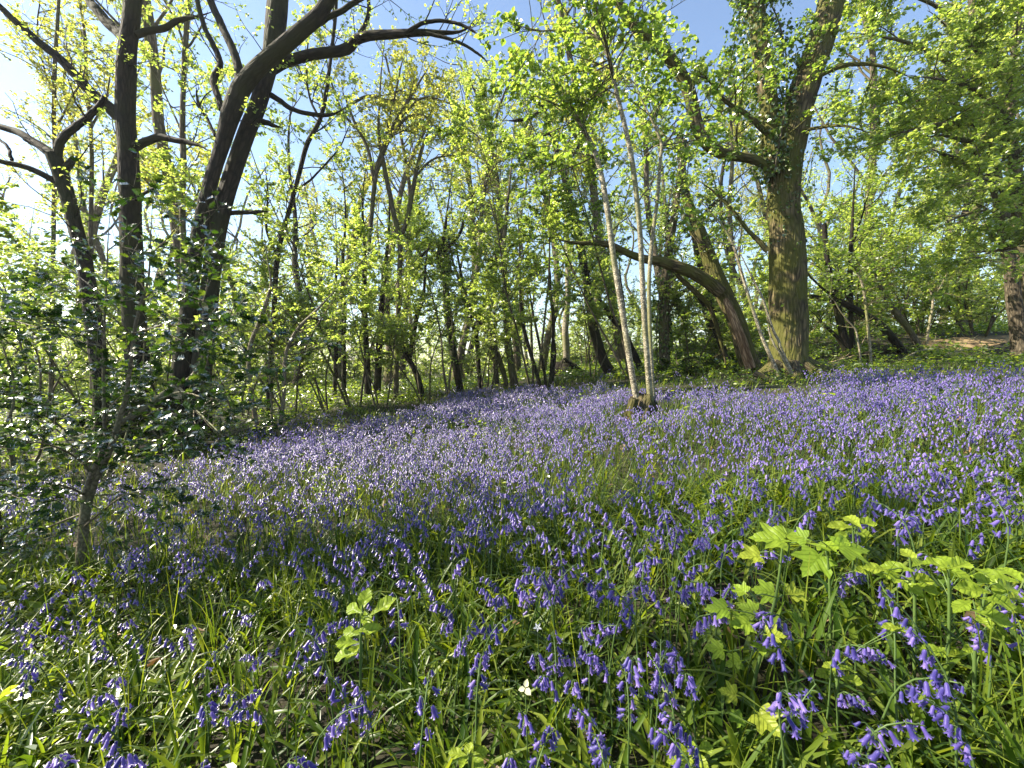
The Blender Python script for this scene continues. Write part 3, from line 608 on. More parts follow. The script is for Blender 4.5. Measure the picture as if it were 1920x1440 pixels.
# --- middle-distance trees, each traced
MID = [
 ('crooked_tree', 'slim crooked dark trunk standing alone at the carpet edge, left of the two straight ones', 12.5,
   [([(862, 728, 15), (855, 690, 14), (848, 640, 14), (843, 600, 13), (838, 560, 13), (834, 525, 12), (826, 498, 13), (824, 478, 13), (830, 455, 11), (834, 430, 9), (842, 370, 7), (850, 300, 5)], 0, 1)],
   [([(834, 525, 10), (842, 505, 9), (838, 485, 9), (834, 468, 8), (850, 455, 7), (866, 430, 6), (872, 395, 5), (900, 340, 4)], -0.2),
    ([(848, 620, 5), (856, 585, 4), (850, 560, 3)], 0)], BD, LS),
 ('slim_tree', 'thin straight dark trunk beside the crooked one, with a lower fork', 12.8,
   [([(900, 722, 9), (897, 680, 9), (894, 640, 9), (889, 615, 9), (882, 590, 8), (870, 540, 7), (862, 500, 6), (850, 430, 5), (845, 350, 4)], 0, 1)], [([(894, 630, 5), (902, 600, 4), (915, 560, 3)], 0)], BD, LS),
 ('bowed_tree', 'bowed brown trunk curving left at mid height beside the double-stemmed tree', 12.6,
   [([(948, 712, 9), (938, 680, 10), (924, 640, 11), (916, 615, 11), (900, 600, 11), (884, 585, 10), (875, 560, 9), (864, 530, 8), (852, 500, 7), (845, 470, 6), (836, 400, 5)], 0, 1)],
   [([(917, 618, 8), (916, 590, 7), (925, 570, 6), (942, 550, 5), (950, 500, 4), (960, 440, 3)], 0), ([(932, 720, 10), (928, 680, 9), (922, 650, 8), (918, 622, 8)], 0)], BG, LS),
 ('straight_tree', 'straight brown trunk with mossy foot just left of the thin hazel fan', 12.2,
   [([(964, 722, 17), (958, 680, 14), (952, 640, 14), (950, 600, 13), (949, 560, 12), (947, 520, 11), (944, 470, 10), (950, 400, 9), (958, 320, 7), (965, 220, 5)], 0, 1)],
   [([(949, 560, 6), (962, 520, 5), (985, 470, 4), (1000, 420, 3)], -0.2), ([(950, 470, 5), (930, 420, 4), (915, 360, 3)], 0)], BG, LG),
 ('leaning_dark_tree', 'dark trunk leaning left behind the hazel poles, pale high up and spreading bare twigs', 11.5,
   [([(1150, 706, 26), (1136, 685, 21), (1124, 655, 19), (1114, 620, 18), (1107, 580, 17), (1102, 540, 17), (1092, 480, 16), (1080, 420, 15), (1065, 360, 14), (1050, 300, 13), (1036, 255, 12), (1026, 220, 11), (1019, 190, 10), (1018, 150, 8), (1024, 90, 6)], 0, 1)],
   [([(1020, 205, 8), (1005, 190, 7), (990, 178, 6), (978, 160, 4)], -0.3), ([(1018, 206, 7), (995, 220, 6), (970, 226, 5), (945, 226, 3)], -0.3),
    ([(1030, 250, 7), (1005, 258, 5), (985, 275, 3)], -0.3), ([(1050, 310, 7), (1075, 290, 6), (1095, 262, 5), (1130, 240, 4)], 0.2), ([(1080, 420, 7), (1050, 400, 5), (1025, 370, 4), (1000, 360, 3)], -.3)], BD, LG),
 ('dark_tree', 'dark slanting trunk forking behind the pale poles, half hidden by them', 11.8,
   [([(1208, 708, 14), (1196, 680, 13), (1182, 650, 13), (1168, 620, 12), (1150, 600, 11), (1135, 580, 9), (1122, 555, 7), (1110, 520, 6), (1095, 480, 5)], 0, 1)],
   [([(1170, 622, 8), (1170, 580, 6), (1165, 540, 5), (1160, 480, 4)], 0)], BD, LS),
 ('pale_tree', 'pale grey trunk rising straight behind the dark root stump', 14.5,
   [([(1062, 706, 13), (1062, 660, 13), (1060, 620, 12), (1064, 560, 12), (1065, 500, 11), (1063, 440, 10), (1060, 360, 8), (1068, 260, 6)], 0, 1)],
   [([(1064, 540, 5), (1085, 500, 4), (1110, 460, 3)], 0)], M['bark_pale'], LG),
 ('paired_tree', 'slim dark tree trunk, left one of the close pair near the green bank', 12.0,
   [([(690, 742, 15), (689, 700, 13), (687, 650, 12), (685, 600, 11), (682, 560, 10), (684, 480, 9), (680, 380, 7), (690, 280, 5)], 0, 1)], [([(685, 600, 5), (670, 560, 4), (650, 520, 3)], 0)], BD, LS),
 ('paired_tree', 'slim dark tree trunk, right one of the close pair near the green bank', 12.2,
   [([(706, 742, 16), (709, 700, 14), (711, 650, 13), (714, 600, 12), (716, 560, 11), (722, 500, 9), (730, 420, 8), (728, 330, 6)], 0, 1)], [([(714, 590, 6), (735, 560, 5), (755, 520, 4)], 0)], BD, LS),
 ('thin_tree', 'thin dark upright trunk standing apart on the far side of the mossy sapling clump', 11.8,
   [([(644, 742, 11), (645, 690, 10), (644, 640, 10), (645, 580, 9), (642, 500, 8), (648, 400, 6), (640, 300, 5)], 0, 1)], [], BD, LS),
 ('thin_tree', 'thin dark trunk in the green glade, beside the lone upright one', 12.6,
   [([(627, 748, 9), (629, 700, 9), (630, 640, 8), (628, 560, 7), (632, 480, 6), (628, 380, 5)], 0, 1)], [], BD, LS),
 ('slanting_tree', 'dark crossing pair of leaning stems over the green glade', 11.2,
   [([(792, 748, 13), (785, 715, 12), (776, 690, 11), (765, 672, 11), (752, 645, 10), (742, 625, 9), (733, 600, 8), (724, 570, 6)], 0, 1),
    ([(768, 680, 9), (770, 655, 9), (775, 630, 9), (780, 600, 9), (785, 580, 8), (794, 555, 7), (800, 480, 6), (810, 440, 5)], 0, None)], [([(805, 465, 5), (790, 480, 5), (772, 495, 4)], 0)], BD, LS),
 ('fan_tree', 'many-stemmed tree whose bare curved branches fan out against the sky at centre', 11.0,
   [([(742, 742, 10), (745, 640, 10), (748, 540, 10), (750, 455, 10), (738, 400, 10), (728, 350, 9), (718, 300, 8), (710, 250, 7), (712, 190, 6), (716, 120, 5), (724, 60, 4)], 0, 1),
    ([(690, 470, 9), (697, 400, 9), (704, 330, 9), (718, 280, 8), (738, 235, 7), (765, 190, 6), (795, 140, 5), (815, 110, 4)], 0, None),
    ([(752, 445, 9), (765, 405, 9), (772, 365, 9), (778, 335, 8), (788, 290, 7), (802, 250, 6), (812, 232, 5)], 0, None)],
   [([(706, 325, 7), (730, 262, 6), (762, 222, 6), (790, 216, 5), (815, 236, 4), (835, 270, 3)], 0), ([(702, 345, 7), (690, 280, 6), (665, 230, 6), (650, 190, 5), (640, 170, 4)], -0.3),
    ([(742, 230, 5), (790, 185, 4), (830, 190, 4), (870, 205, 3)], 0.2), ([(715, 290, 5), (740, 180, 4), (760, 90, 3)], 0.3), ([(650, 200, 6), (690, 180, 6), (730, 188, 5), (780, 185, 4), (830, 190, 3)], 0.5),
    ([(665, 240, 5), (640, 205, 5), (620, 150, 4), (610, 90, 3)], 0), ([(780, 330, 5), (810, 300, 4), (850, 290, 3)], .2)], BG, LO),
 ('sinuous_tree', 'slender winding dark stem climbing beside the twin trunks to the top edge', 8.6,
   [([(505, 745, 12), (510, 640, 11), (515, 560, 10), (520, 480, 10), (535, 420, 9), (550, 367, 9), (563, 317, 9), (577, 267, 9), (600, 225, 8), (612, 170, 8), (620, 110, 7), (628, 40, 7), (632, -30, 6)], 0, 1)],
   [([(600, 225, 5), (580, 180, 4), (575, 110, 4), (585, 40, 3)], 0.2), ([(553, 360, 5), (590, 330, 4), (640, 270, 3), (660, 220, 3)], 0), ([(520, 480, 6), (500, 430, 5), (502, 360, 4), (495, 300, 3)], 0)], BD, LS),
 ('slender_tree', 'slender straight grey trunk seen between the mossy straight tree and twin trunks', 9.0,
   [([(340, 760, 15), (342, 640, 14), (345, 500, 13), (342, 400, 13), (344, 320, 12), (342, 240, 12), (344, 160, 11), (347, 90, 11), (352, 30, 10), (356, -40, 8)], 0, 1)],
   [([(346, 90, 6), (330, 40, 5), (300, -10, 4)], 0), ([(344, 100, 5), (372, 60, 4), (390, 20, 3)], 0.2), ([(342, 250, 5), (320, 200, 4), (300, 150, 3), (290, 60, 3)], 0.2)], BG, LS),
 ('slender_tree', 'slender grey trunk behind the long sweeping limb of the mossy straight tree', 9.6,
   [([(95, 780, 12), (98, 600, 11), (100, 450, 10), (103, 300, 10), (101, 220, 9), (103, 120, 9), (108, 40, 8), (112, -40, 7)], 0, 1)],
   [([(103, 180, 5), (80, 120, 4), (70, 60, 4), (75, 0, 3)], 0.2), ([(103, 250, 5), (130, 190, 4), (160, 130, 4), (150, 40, 3)], 0.3)], BG, LO),
 ('slender_tree', 'slender pale-barked trunk between long limb and mossy straight trunk, higher crown yellowing', 10.4,
   [([(175, 780, 12), (172, 600, 11), (170, 440, 10), (172, 330, 9), (170, 240, 9), (162, 160, 8), (160, 80, 7), (150, 0, 6)], 0, 1)], [([(170, 240, 5), (200, 180, 4), (210, 100, 3)], 0.3)], BG, LO),
 ('ivy_tree', 'trunk thick with ivy standing just behind the right-hand pale poles', 10.6,
   [([(1246, 690, 22), (1245, 640, 20), (1246, 590, 19), (1248, 540, 18), (1252, 480, 17), (1262, 420, 15), (1272, 350, 12), (1285, 260, 9)], 0, 1)], [([(1248, 600, 7), (1262, 570, 6), (1282, 548, 5), (1292, 530, 4)], 0)], BG, LG),
 ('dark_tree', 'dark ivy-footed trunk slanting under the long limb of the leaning tree', 10.2,
   [([(1370, 705, 14), (1362, 670, 13), (1346, 630, 12), (1332, 600, 11), (1322, 575, 10), (1305, 550, 9), (1285, 532, 8), (1262, 510, 7)], 0, 1)], [([(1322, 572, 7), (1348, 585, 6), (1380, 600, 5)], 0)], BD, LS),
 ('dark_tree', 'dark thick upright trunk above the leaning tree, mostly hidden by leaves', 11.5,
   [([(1352, 700, 26), (1335, 600, 25), (1318, 500, 24), (1305, 430, 22), (1292, 390, 20), (1280, 330, 16), (1275, 250, 12)], 0, 1)], [([(1305, 430, 9), (1330, 390, 8), (1370, 360, 6)], 0)], BD, LG),
 ('black_forked_tree', 'black forked trunk on the bank behind the oak, three stems from one foot', 9.8,
   [([(1592, 672, 22), (1584, 640, 18), (1576, 605, 16), (1568, 570, 15), (1558, 530, 14), (1550, 480, 12), (1545, 420, 10)], 0, 1),
    ([(1600, 670, 13), (1597, 630, 11), (1595, 580, 10), (1594, 520, 10), (1596, 460, 9), (1600, 380, 7), (1604, 280, 5)], 0, None),
    ([(1585, 660, 10), (1572, 635, 9), (1555, 618, 8), (1540, 604, 7), (1530, 592, 5)], 0, None)], [([(1595, 470, 5), (1615, 410, 4), (1632, 350, 3)], 0)], BD, LG),
 ('arching_tree', 'dark trunk arching low from the bank toward the oak', 9.6,
   [([(1698, 672, 18), (1682, 645, 18), (1664, 622, 18), (1645, 605, 18), (1625, 592, 17), (1600, 578, 16), (1575, 566, 14), (1550, 560, 12), (1520, 556, 9)], 0, 1)], [([(1600, 576, 8), (1580, 540, 7), (1570, 500, 5)], 0), ([(1575, 566, 6), (1530, 530, 5), (1505, 500, 4)], 0)], BD, LG),
 ('arching_tree', 'second leaning dark trunk on the bank, nearer the earth path', 9.8,
   [([(1732, 670, 17), (1720, 645, 15), (1702, 615, 14), (1684, 592, 14), (1668, 570, 13), (1655, 545, 11), (1640, 510, 9), (1630, 460, 7)], 0, 1)], [([(1684, 592, 6), (1700, 560, 5), (1712, 520, 4)], 0)], BG, LG),
 ('pale_sapling_tree', 'thin pale forked sapling on the bank in front of bright leaves', 10.2,
   [([(1737, 648, 6), (1742, 610, 6), (1748, 580, 5.5), (1750, 560, 5), (1760, 545, 4.5), (1772, 520, 4), (1782, 500, 3)], 0, 1)], [([(1750, 562, 4), (1744, 545, 3.5), (1740, 528, 3)], 0)], BP, LS),
 ('pale_sapling_tree', 'tall thin pale sapling standing before the arching trunk', 8.9,
   [([(1634, 690, 6), (1630, 640, 6), (1626, 600, 6), (1622, 560, 5.5), (1616, 530, 5), (1606, 508, 4.5), (1595, 490, 4), (1570, 465, 3)], 0, 1)], [([(1616, 700, 4), (1610, 650, 4), (1603, 618, 3.5), (1580, 590, 3), (1560, 560, 2.5), (1535, 545, 2)], 0)], BP, LG),
 ('thick_tree', 'thick pale-lit trunk with a broken limb near the path', 9.2,
   [([(1915, 640, 44), (1908, 600, 38), (1900, 540, 36), (1892, 480, 34), (1884, 420, 32), (1874, 370, 30), (1862, 320, 30), (1850, 270, 28), (1840, 200, 24), (1830, 100, 20), (1820, -20, 15)], 0, 1)],
   [([(1868, 338, 18), (1840, 322, 17), (1812, 305, 15), (1790, 298, 12), (1765, 288, 9), (1742, 277, 5)], -0.3), ([(1866, 330, 12), (1830, 290, 11), (1800, 262, 9), (1750, 255, 7), (1690, 280, 4)], -0.6),
    ([(1850, 260, 14), (1810, 210, 12), (1760, 190, 10), (1700, 190, 8), (1640, 200, 5)], -1.2), ([(1842, 200, 13), (1790, 130, 11), (1730, 90, 9), (1660, 70, 7), (1590, 60, 4)], -1.2),
    ([(1830, 100, 12), (1780, 30, 10), (1710, -10, 8), (1640, -20, 6)], -1.4), ([(1860, 300, 10), (1880, 220, 9), (1900, 120, 8), (1910, 20, 6)], -1.8), ([(1880, 400, 9), (1840, 395, 7), (1790, 410, 5), (1740, 440, 3)], -1.2),
    ([(1845, 240, 9), (1790, 230, 8), (1720, 240, 6), (1650, 270, 4)], -2.0)], BG, LS),
 ('thick_tree', 'smooth pale trunk at the very edge, beyond the broken-limbed tree', 8.6,
   [([(1950, 690, 40), (1935, 560, 36), (1922, 470, 34), (1912, 400, 32), (1906, 340, 32), (1900, 290, 30), (1890, 250, 26), (1900, 150, 22), (1910, 0, 18)], 0, 1)],
   [([(1890, 262, 16), (1860, 258, 14), (1830, 266, 12), (1800, 262, 9)], -0.3), ([(1905, 150, 12), (1850, 110, 10), (1790, 60, 8), (1740, 20, 5)], -1.3), ([(1900, 230, 10), (1830, 170, 9), (1770, 150, 7), (1700, 140, 5)], -1.6), ([(1925, 480, 8), (1870, 470, 6), (1800, 500, 4)], -1.5), ([(1915, 420, 8), (1860, 340, 6), (1790, 350, 4)], -1.8)], BG, LS),
]
DENSE = ('thick_tree',)
for nm, lab, Y, trunks, limbs, bk, lf_ in MID:
    tr = []
    for pts, dY, root in trunks:
        if root:
            b = pts[0]; x0 = at(b[0], b[1], Y)[0]
            tr.append((pts, dY, (x0, Y, 1.15)))
        else: tr.append((pts, dY, None))
    dn = nm in DENSE
    o = traced_tree(nm, lab, 'sapling' if 'sapling' in nm else 'tree', Y, tr, limbs, bk, lf_, 0.058 if dn else 0.06, n1=4.2 if dn else 3.4, n2=8 if dn else 6, per=17 if dn else 14,
                    l1=1.25 if dn else 1.3, l2=0.45, twig_bark=BG if bk is BP else bk, trunk_twigs=0.9, trunk_s0=0.4 if not dn else 0.6, aspect=.72, flat=.5, up=0.03, style='oval' if dn else 'diamond', third=2.2 if dn else 1.2, sides=10)
    if nm == 'ivy_tree':
        ivy_on(o, [(p[0], p[1], 1) for p in trunks[0][0]], Y, [0.25, 0.3, 0.3, 0.28, 0.25], 1500, 0.075)

# coppice of thin dark stems, and the saplings on the left
def clump_tree(nm, lab, Y, stems, bk, lf_, leaf=0.06, n1=3, per=6, l1=0.7, **kw):
    tr = [(pts, 0.1 * k, (at(pts[0][0], pts[0][1], Y)[0], Y, 1.1), Y) for k, pts in enumerate(stems)]
    return traced_tree(nm, lab, 'tree', Y, tr, [], bk, lf_, leaf, n1=n1, n2=5, per=per, l1=l1, trunk_twigs=1, trunk_s0=0.35, sides=8, trunk_name='stem', twig_bark=BG, **kw)
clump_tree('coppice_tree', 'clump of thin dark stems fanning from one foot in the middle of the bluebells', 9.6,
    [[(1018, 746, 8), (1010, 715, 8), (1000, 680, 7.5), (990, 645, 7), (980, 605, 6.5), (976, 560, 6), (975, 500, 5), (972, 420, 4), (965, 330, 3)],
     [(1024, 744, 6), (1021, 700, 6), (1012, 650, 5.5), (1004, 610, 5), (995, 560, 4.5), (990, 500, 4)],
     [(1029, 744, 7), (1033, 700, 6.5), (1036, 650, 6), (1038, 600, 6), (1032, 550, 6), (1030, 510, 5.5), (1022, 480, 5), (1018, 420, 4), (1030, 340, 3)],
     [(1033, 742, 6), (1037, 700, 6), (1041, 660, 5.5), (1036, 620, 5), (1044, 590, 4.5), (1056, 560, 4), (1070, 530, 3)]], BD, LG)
clump_tree('sapling_tree', 'clump of slim pale saplings at the end of the holly, one leaning over', 5.8,
    [[(486, 826, 10), (478, 780, 10), (470, 730, 9.5), (466, 680, 9.5), (470, 645, 9.5), (486, 605, 9), (500, 565, 8), (508, 530, 6), (502, 490, 5), (495, 440, 4)],
     [(520, 832, 9), (528, 780, 9), (533, 730, 8), (534, 680, 7.5), (540, 650, 7), (560, 615, 7), (590, 585, 6.5), (612, 562, 6), (632, 540, 4)],
     [(514, 830, 5), (510, 790, 5), (508, 750, 4.5), (505, 700, 4), (504, 650, 3)],
     [(522, 830, 4), (545, 800, 4), (565, 775, 3.5), (585, 755, 3)]], M['bark_holly'], LS, leaf=0.045, n1=6, l1=0.9, per=11)

# ---------------------------------------------------------------- holly on the left
HOL_Y = 2.45
def holly():
    def P_(pts, dY=0.0, y=HOL_Y): return trace([(a, b, c) for a, b, c in pts], y, dY)
    b = ground_at(150, 1098)
    global HOL_B
    y = float(b[1]); HOL_B = b
    stems = [
        [(150, 1098, 25), (153, 1035, 23), (157, 985, 22), (162, 940, 22), (172, 900, 21), (185, 868, 17), (197, 830, 9), (195, 760, 7), (194, 680, 6), (196, 600, 6), (200, 520, 5.5), (203, 440, 5), (208, 380, 4)],
        [(160, 1000, 16), (163, 960, 15), (178, 905, 14), (200, 860, 14), (216, 815, 13), (225, 780, 11), (236, 745, 9), (244, 690, 8), (250, 640, 8), (256, 600, 7.5), (268, 560, 7), (279, 520, 6), (281, 470, 5), (284, 420, 4), (286, 370, 3)],
    ]
    limbs = [
        [(222, 792, 12), (245, 783, 12), (272, 765, 11), (298, 745, 10), (325, 728, 9), (352, 712, 8), (372, 688, 8), (382, 655, 6), (383, 615, 5), (380, 575, 4), (388, 535, 4), (394, 490, 3)],
        [(290, 768, 7), (315, 776, 7), (345, 776, 6), (372, 764, 6), (395, 752, 5), (405, 735, 4)],
        [(300, 748, 6), (340, 735, 5), (380, 745, 4), (410, 748, 3)],
        [(246, 700, 5), (205, 690, 4), (160, 660, 4), (110, 610, 3), (60, 560, 3)],
        [(252, 625, 4), (300, 610, 3), (340, 590, 3)],
        [(196, 650, 4), (150, 640, 4), (90, 620, 3), (20, 600, 3), (-40, 590, 3)],
        [(198, 560, 4), (150, 520, 3), (110, 490, 3), (60, 470, 2)],
        [(195, 770, 5), (140, 750, 4), (80, 760, 4), (10, 740, 3)],
        [(180, 890, 6), (130, 850, 5), (70, 830, 4), (0, 840, 3), (-60, 830, 3)],
        [(165, 930, 6), (110, 910, 5), (50, 930, 4), (-20, 920, 3)],
        [(175, 900, 5), (150, 860, 4), (100, 800, 4), (40, 780, 3)],
        [(160, 960, 6), (110, 980, 5), (60, 1000, 4), (0, 1010, 3)],
        [(270, 560, 4), (310, 530, 3), (350, 520, 2.5)],
        [(383, 640, 4), (410, 625, 3), (450, 618, 2)],
        [(280, 480, 3), (320, 440, 2.5), (345, 400, 2)],
        [(202, 470, 3), (240, 440, 2.5), (270, 410, 2)],
        [(155, 990, 6), (190, 960, 5), (230, 930, 4), (270, 920, 3)],
        [(330, 726, 4), (360, 760, 4), (400, 800, 3), (430, 830, 3)],
    ]
    base = np.array([b[0], b[1], hgt(b[0], b[1])])
    ro = empty('holly_bush', base, 'glossy dark holly with a bent pale stem growing at the near edge of the bluebells', 'holly')
    Ps = []; Rs = []
    for k, pts in enumerate(stems):
        P, Rr = P_(pts, 0.0, y); mb = MB(); tubes(mb, P[None], Rr[None], 10, lump=0.06); mb.build('stem', [M['bark_holly']], ro, origin=base)
        Ps.append(P); Rs.append(Rr)
    for k, pts in enumerate(limbs):
        P, Rr = P_(pts, rng.uniform(-0.5, 0.45), y); mb = MB(); tubes(mb, P[None], Rr[None], 7, lump=0.04); mb.build('branch', [M['bark_holly']], ro, origin=base)
        Ps.append(P); Rs.append(Rr)
    P = np.array(Ps); Rr = np.array(Rs)
    ln = np.linalg.norm(np.diff(P, axis=1), axis=2).sum(1)
    tw = lf = MB()
    cnt = rng.poisson(ln * np.where(np.arange(len(P)) < 2, 15, 14))
    P1, R1, L1 = spawn(P, Rr, cnt, 0.15, 1.0, (R(35), R(80)), 0.45, 0.03, 0.18, 4, rr=0.008, flat=0.2)
    low = P1[:, 0, 2] > hgt(P1[:, 0, 0], P1[:, 0, 1]) + 0.22
    P1, R1, L1 = P1[low], R1[low], L1[low]
    tubes(tw, P1, R1, 4)
    P2, R2, L2 = spawn(P1, R1, rng.poisson(L1 * 8), 0.2, 1, (R(30), R(70)), 0.18, 0.02, 0.15, 3, rr=0.008, flat=0.2)
    tubes(tw, P2, R2, 3)
    for Px, per in ((P1, 8), (P2, 6)):
        pos, d, nn = leaf_sites(Px, rng.poisson(per, len(Px)), flatness=0.75)
        keep = rng.random(len(pos)) < np.clip(1.25 - (pos[:, 2] - 0.9) * 0.55, 0.35, 1)
        leaves(lf, pos[keep], d[keep], nn[keep], 0.037, 0.8, mat=1, style='holly', var=(0.5, 1.25))
    lf.build('crown', [M['bark_holly'], M['leaf_holly']], ro, origin=base, smooth=False)
holly()

# a low holly/bramble thicket between the big holly and the dark trunks
def auto_bush(nm, lab, cat, x, y, r, h, leafm, size, count, style='oval', aspect=0.6, stems=6, bk=None, group=None, dense_low=True):
    z = float(hgt(x, y)); base = np.array([x, y, z])
    ro = empty(nm, base, lab, cat, group)
    st = lf = MB(); PP = []; RR = []
    for k in range(stems):
        a = rng.uniform(0, 6.28); e = rng.uniform(0.3, 1.0)
        p = [np.array([0.12 * math.cos(a), 0.12 * math.sin(a), -0.1])]
        d = nrm(np.array([math.cos(a) * (1 - e * .6), math.sin(a) * (1 - e * .6), 0.5 + e]))
        Ln = h * rng.uniform(0.8, 1.15)
        for q in range(6):
            d = nrm(d + 0.16 * rng.normal(size=3) + np.array([math.cos(a), math.sin(a), 0]) * 0.10 * r / h); p.append(p[-1] + d * Ln / 6)
        PP.append(smooth_path(np.array(p), 20)); RR.append(np.linspace(0.006 + 0.007 * h, 0.004, 20))
    P = np.array(PP) + base; Rr = np.array(RR)
    for q in range(len(P)):
        m_ = MB(); tubes(m_, P[q:q + 1], Rr[q:q + 1], 7, lump=0.05); m_.build('stem', [bk or BG], ro, origin=base)
    n1 = max(2, int(5 * h))
    P1, R1, L1 = spawn(P, Rr, rng.poisson(n1, len(P)), 0.15, 1, (R(35), R(80)), 0.42 * r, 0.04, 0.15, 4, flat=0.35)
    tubes(st, P1, R1, 4)
    P2, R2, L2 = spawn(P1, R1, rng.poisson(L1 * 6), 0.15, 1, (R(30), R(70)), 0.30 * r ** .5, 0.0, 0.15, 3, flat=0.5)
    tubes(st, P2, R2, 3)
    per = count / max(1, len(P2) + len(P1))
    for Px in (P1, P2):
        pos, d, nn = leaf_sites(Px, rng.poisson(per, len(Px)))
        leaves(lf, pos, d, nn, size, aspect, mat=1, style=style)
    lf.build('crown', [bk or BG, leafm], ro, origin=base, smooth=False)
    return ro
for lab, px, Y, r, h, c in [('dark glossy holly thicket at the left edge, behind the near holly', 30, 4.3, 1.0, 1.6, 2600),
                            ('dark holly thicket filling the gap under the mossy straight trunk', 215, 5.0, 0.9, 1.5, 2600),
                            ('low dark holly at the foot of the twin trunks', 330, 5.2, 0.8, 1.2, 2000)]:
    auto_bush('holly_shrub', lab, 'holly', at(px, 720, Y)[0], Y, r, h, M['leaf_holly'], 0.06, c, 'holly', 0.75, group='holly thickets', bk=M['bark_holly'])
auto_bush('ivy_bush', 'low dark ivy thicket between ivy tree and leaning tree', 'bush', at(1290, 700, 9.2)[0], 9.2, 0.9, 0.75, M['leaf_ivy'], 0.075, 2200, 'oval', 0.8)
auto_bush('ivy_bush', 'ivy bush at the foot of the ivy tree behind the poles', 'bush', at(1335, 700, 9.6)[0], 9.6, 0.8, 0.6, M['leaf_ivy'], 0.075, 1500, 'oval', 0.8)
auto_bush('bramble_bush', 'small dark shrub at the edge of the purple carpet below the fan tree', 'bush', at(845, 790, 6.6)[0], 6.6, 0.35, 0.3, M['leaf_ivy'], 0.05, 500, 'oval', 0.7)

# ---------------------------------------------------------------- background wood: variants, then copies
def auto_tree_data(seed, H, spread, leafm, n_leaf, leaf_size, bk, up=0.10, crown0=0.28, lean=0.1):
    global rng
    keep = rng; rng = np.random.default_rng(seed)
    p = [np.array([0, 0, -0.3])]; d = nrm(np.array([rng.normal() * lean, rng.normal() * lean, 1.0]))
    for q in range(9):
        d = nrm(d + 0.10 * rng.normal(size=3) + np.array([0, 0, 0.05])); p.append(p[-1] + d * (H + .3) / 9)
    P = smooth_path(np.array(p), 30); Rr = np.linspace(1, 0.15, 30) ** 0.8 * (0.05 + 0.008 * H)
    Rr[:3] *= [1.35, 1.15, 1.05]
    tr = MB(); tubes(tr, P[None], Rr[None], 9, lump=0.08)
    P1, R1, L1 = spawn(P[None], Rr[None], np.array([int(H * 1.9)]), crown0, 1, (R(25), R(65)), spread, up, 0.15, 7, rr=0.014)
    tubes(tr, P1, R1, 6)
    P2, R2, L2 = spawn(P1, R1, rng.poisson(L1 * 2.6), 0.2, 1, (R(25), R(65)), L1 * 0.42, up * .6, 0.18, 5)
    tubes(tr, P2, R2, 4)
    P3, R3, L3 = spawn(P2, R2, rng.poisson(L2 * 7.0), 0.15, 1, (R(25), R(65)), 0.55, 0.0, 0.15, 3, flat=.55)
    tubes(tr, P3, R3, 3)
    lf = MB(); per = n_leaf / max(1, len(P3))
    pos, d, nn = leaf_sites(P3, rng.poisson(per, len(P3))); leaves(lf, pos, d, nn, leaf_size, 0.75, style='diamond')
    rng = keep
    return tr.data('trunk', [bk]), lf.data('crown', [leafm], smooth=False)

VAR = [auto_tree_data(101, 13, 3.0, LS, 20000, 0.066, BG), auto_tree_data(102, 15, 3.4, LO, 20000, 0.066, BG, 0.14), auto_tree_data(103, 11, 2.8, LS, 19000, 0.064, BD),
       auto_tree_data(104, 14, 3.2, LS, 15000, 0.07, BG, 0.08, 0.22), auto_tree_data(105, 16, 3.4, LO, 20000, 0.068, BD, 0.16), auto_tree_data(106, 9, 2.4, LS, 26000, 0.07, BG, 0.05, 0.18)]

SPARSE = [auto_tree_data(111, 13, 3.0, LO, 19000, 0.058, BG), auto_tree_data(112, 15, 3.2, LS, 19000, 0.058, BG, 0.14), auto_tree_data(113, 11, 2.6, LS, 18000, 0.056, BD), auto_tree_data(114, 16, 3.2, LO, 20000, 0.058, BG, 0.16)]

def hazel_data(seed, H, stems, leafm, n_leaf, size, bk, s0=0.12):
    global rng
    keep = rng; rng = np.random.default_rng(seed)
    st = MB(); lf = MB(); PP = []; RR = []
    for k in range(stems):
        a = rng.uniform(0, 6.28); p = [np.array([0.12 * math.cos(a), 0.12 * math.sin(a), -0.15])]
        d = nrm(np.array([math.cos(a) * .3, math.sin(a) * .3, 1.0])); Ln = H * rng.uniform(0.7, 1.1)
        for q in range(7):
            d = nrm(d + 0.10 * rng.normal(size=3) + 0.04 * np.array([math.cos(a), math.sin(a), 0])); p.append(p[-1] + d * Ln / 7)
        PP.append(smooth_path(np.array(p), 24)); RR.append(np.linspace(0.007 + .0036 * H, 0.003, 24))
    P = np.array(PP); Rr = np.array(RR); tubes(st, P, Rr, 7, lump=.05)
    P1, R1, L1 = spawn(P, Rr, rng.poisson(H * 3.5, len(P)), s0, 1, (R(40), R(85)), 1.15, 0.02, 0.13, 5, flat=.45)
    tubes(st, P1, R1, 4)
    P2, R2, L2 = spawn(P1, R1, rng.poisson(L1 * 8), 0.15, 1, (R(30), R(65)), 0.45, -0.02, 0.13, 3, flat=.7)
    tubes(st, P2, R2, 3)
    per = n_leaf / max(1, len(P1) + len(P2))
    for Px in (P1, P2):
        pos, d, nn = leaf_sites(Px, rng.poisson(per, len(Px)), flatness=1.1); leaves(lf, pos, d, nn, size, 0.75, style='diamond')
    rng = keep
    return st.data('wood', [bk]), lf.data('crown', [leafm], smooth=False)
HVAR = [hazel_data(201, 3.6, 6, LS, 15000, 0.062, BG), hazel_data(202, 4.4, 7, LS, 17000, 0.062, BG), hazel_data(203, 3.0, 5, LS, 13000, 0.06, BP), hazel_data(204, 5.2, 6, LS, 17000, 0.065, BG)]

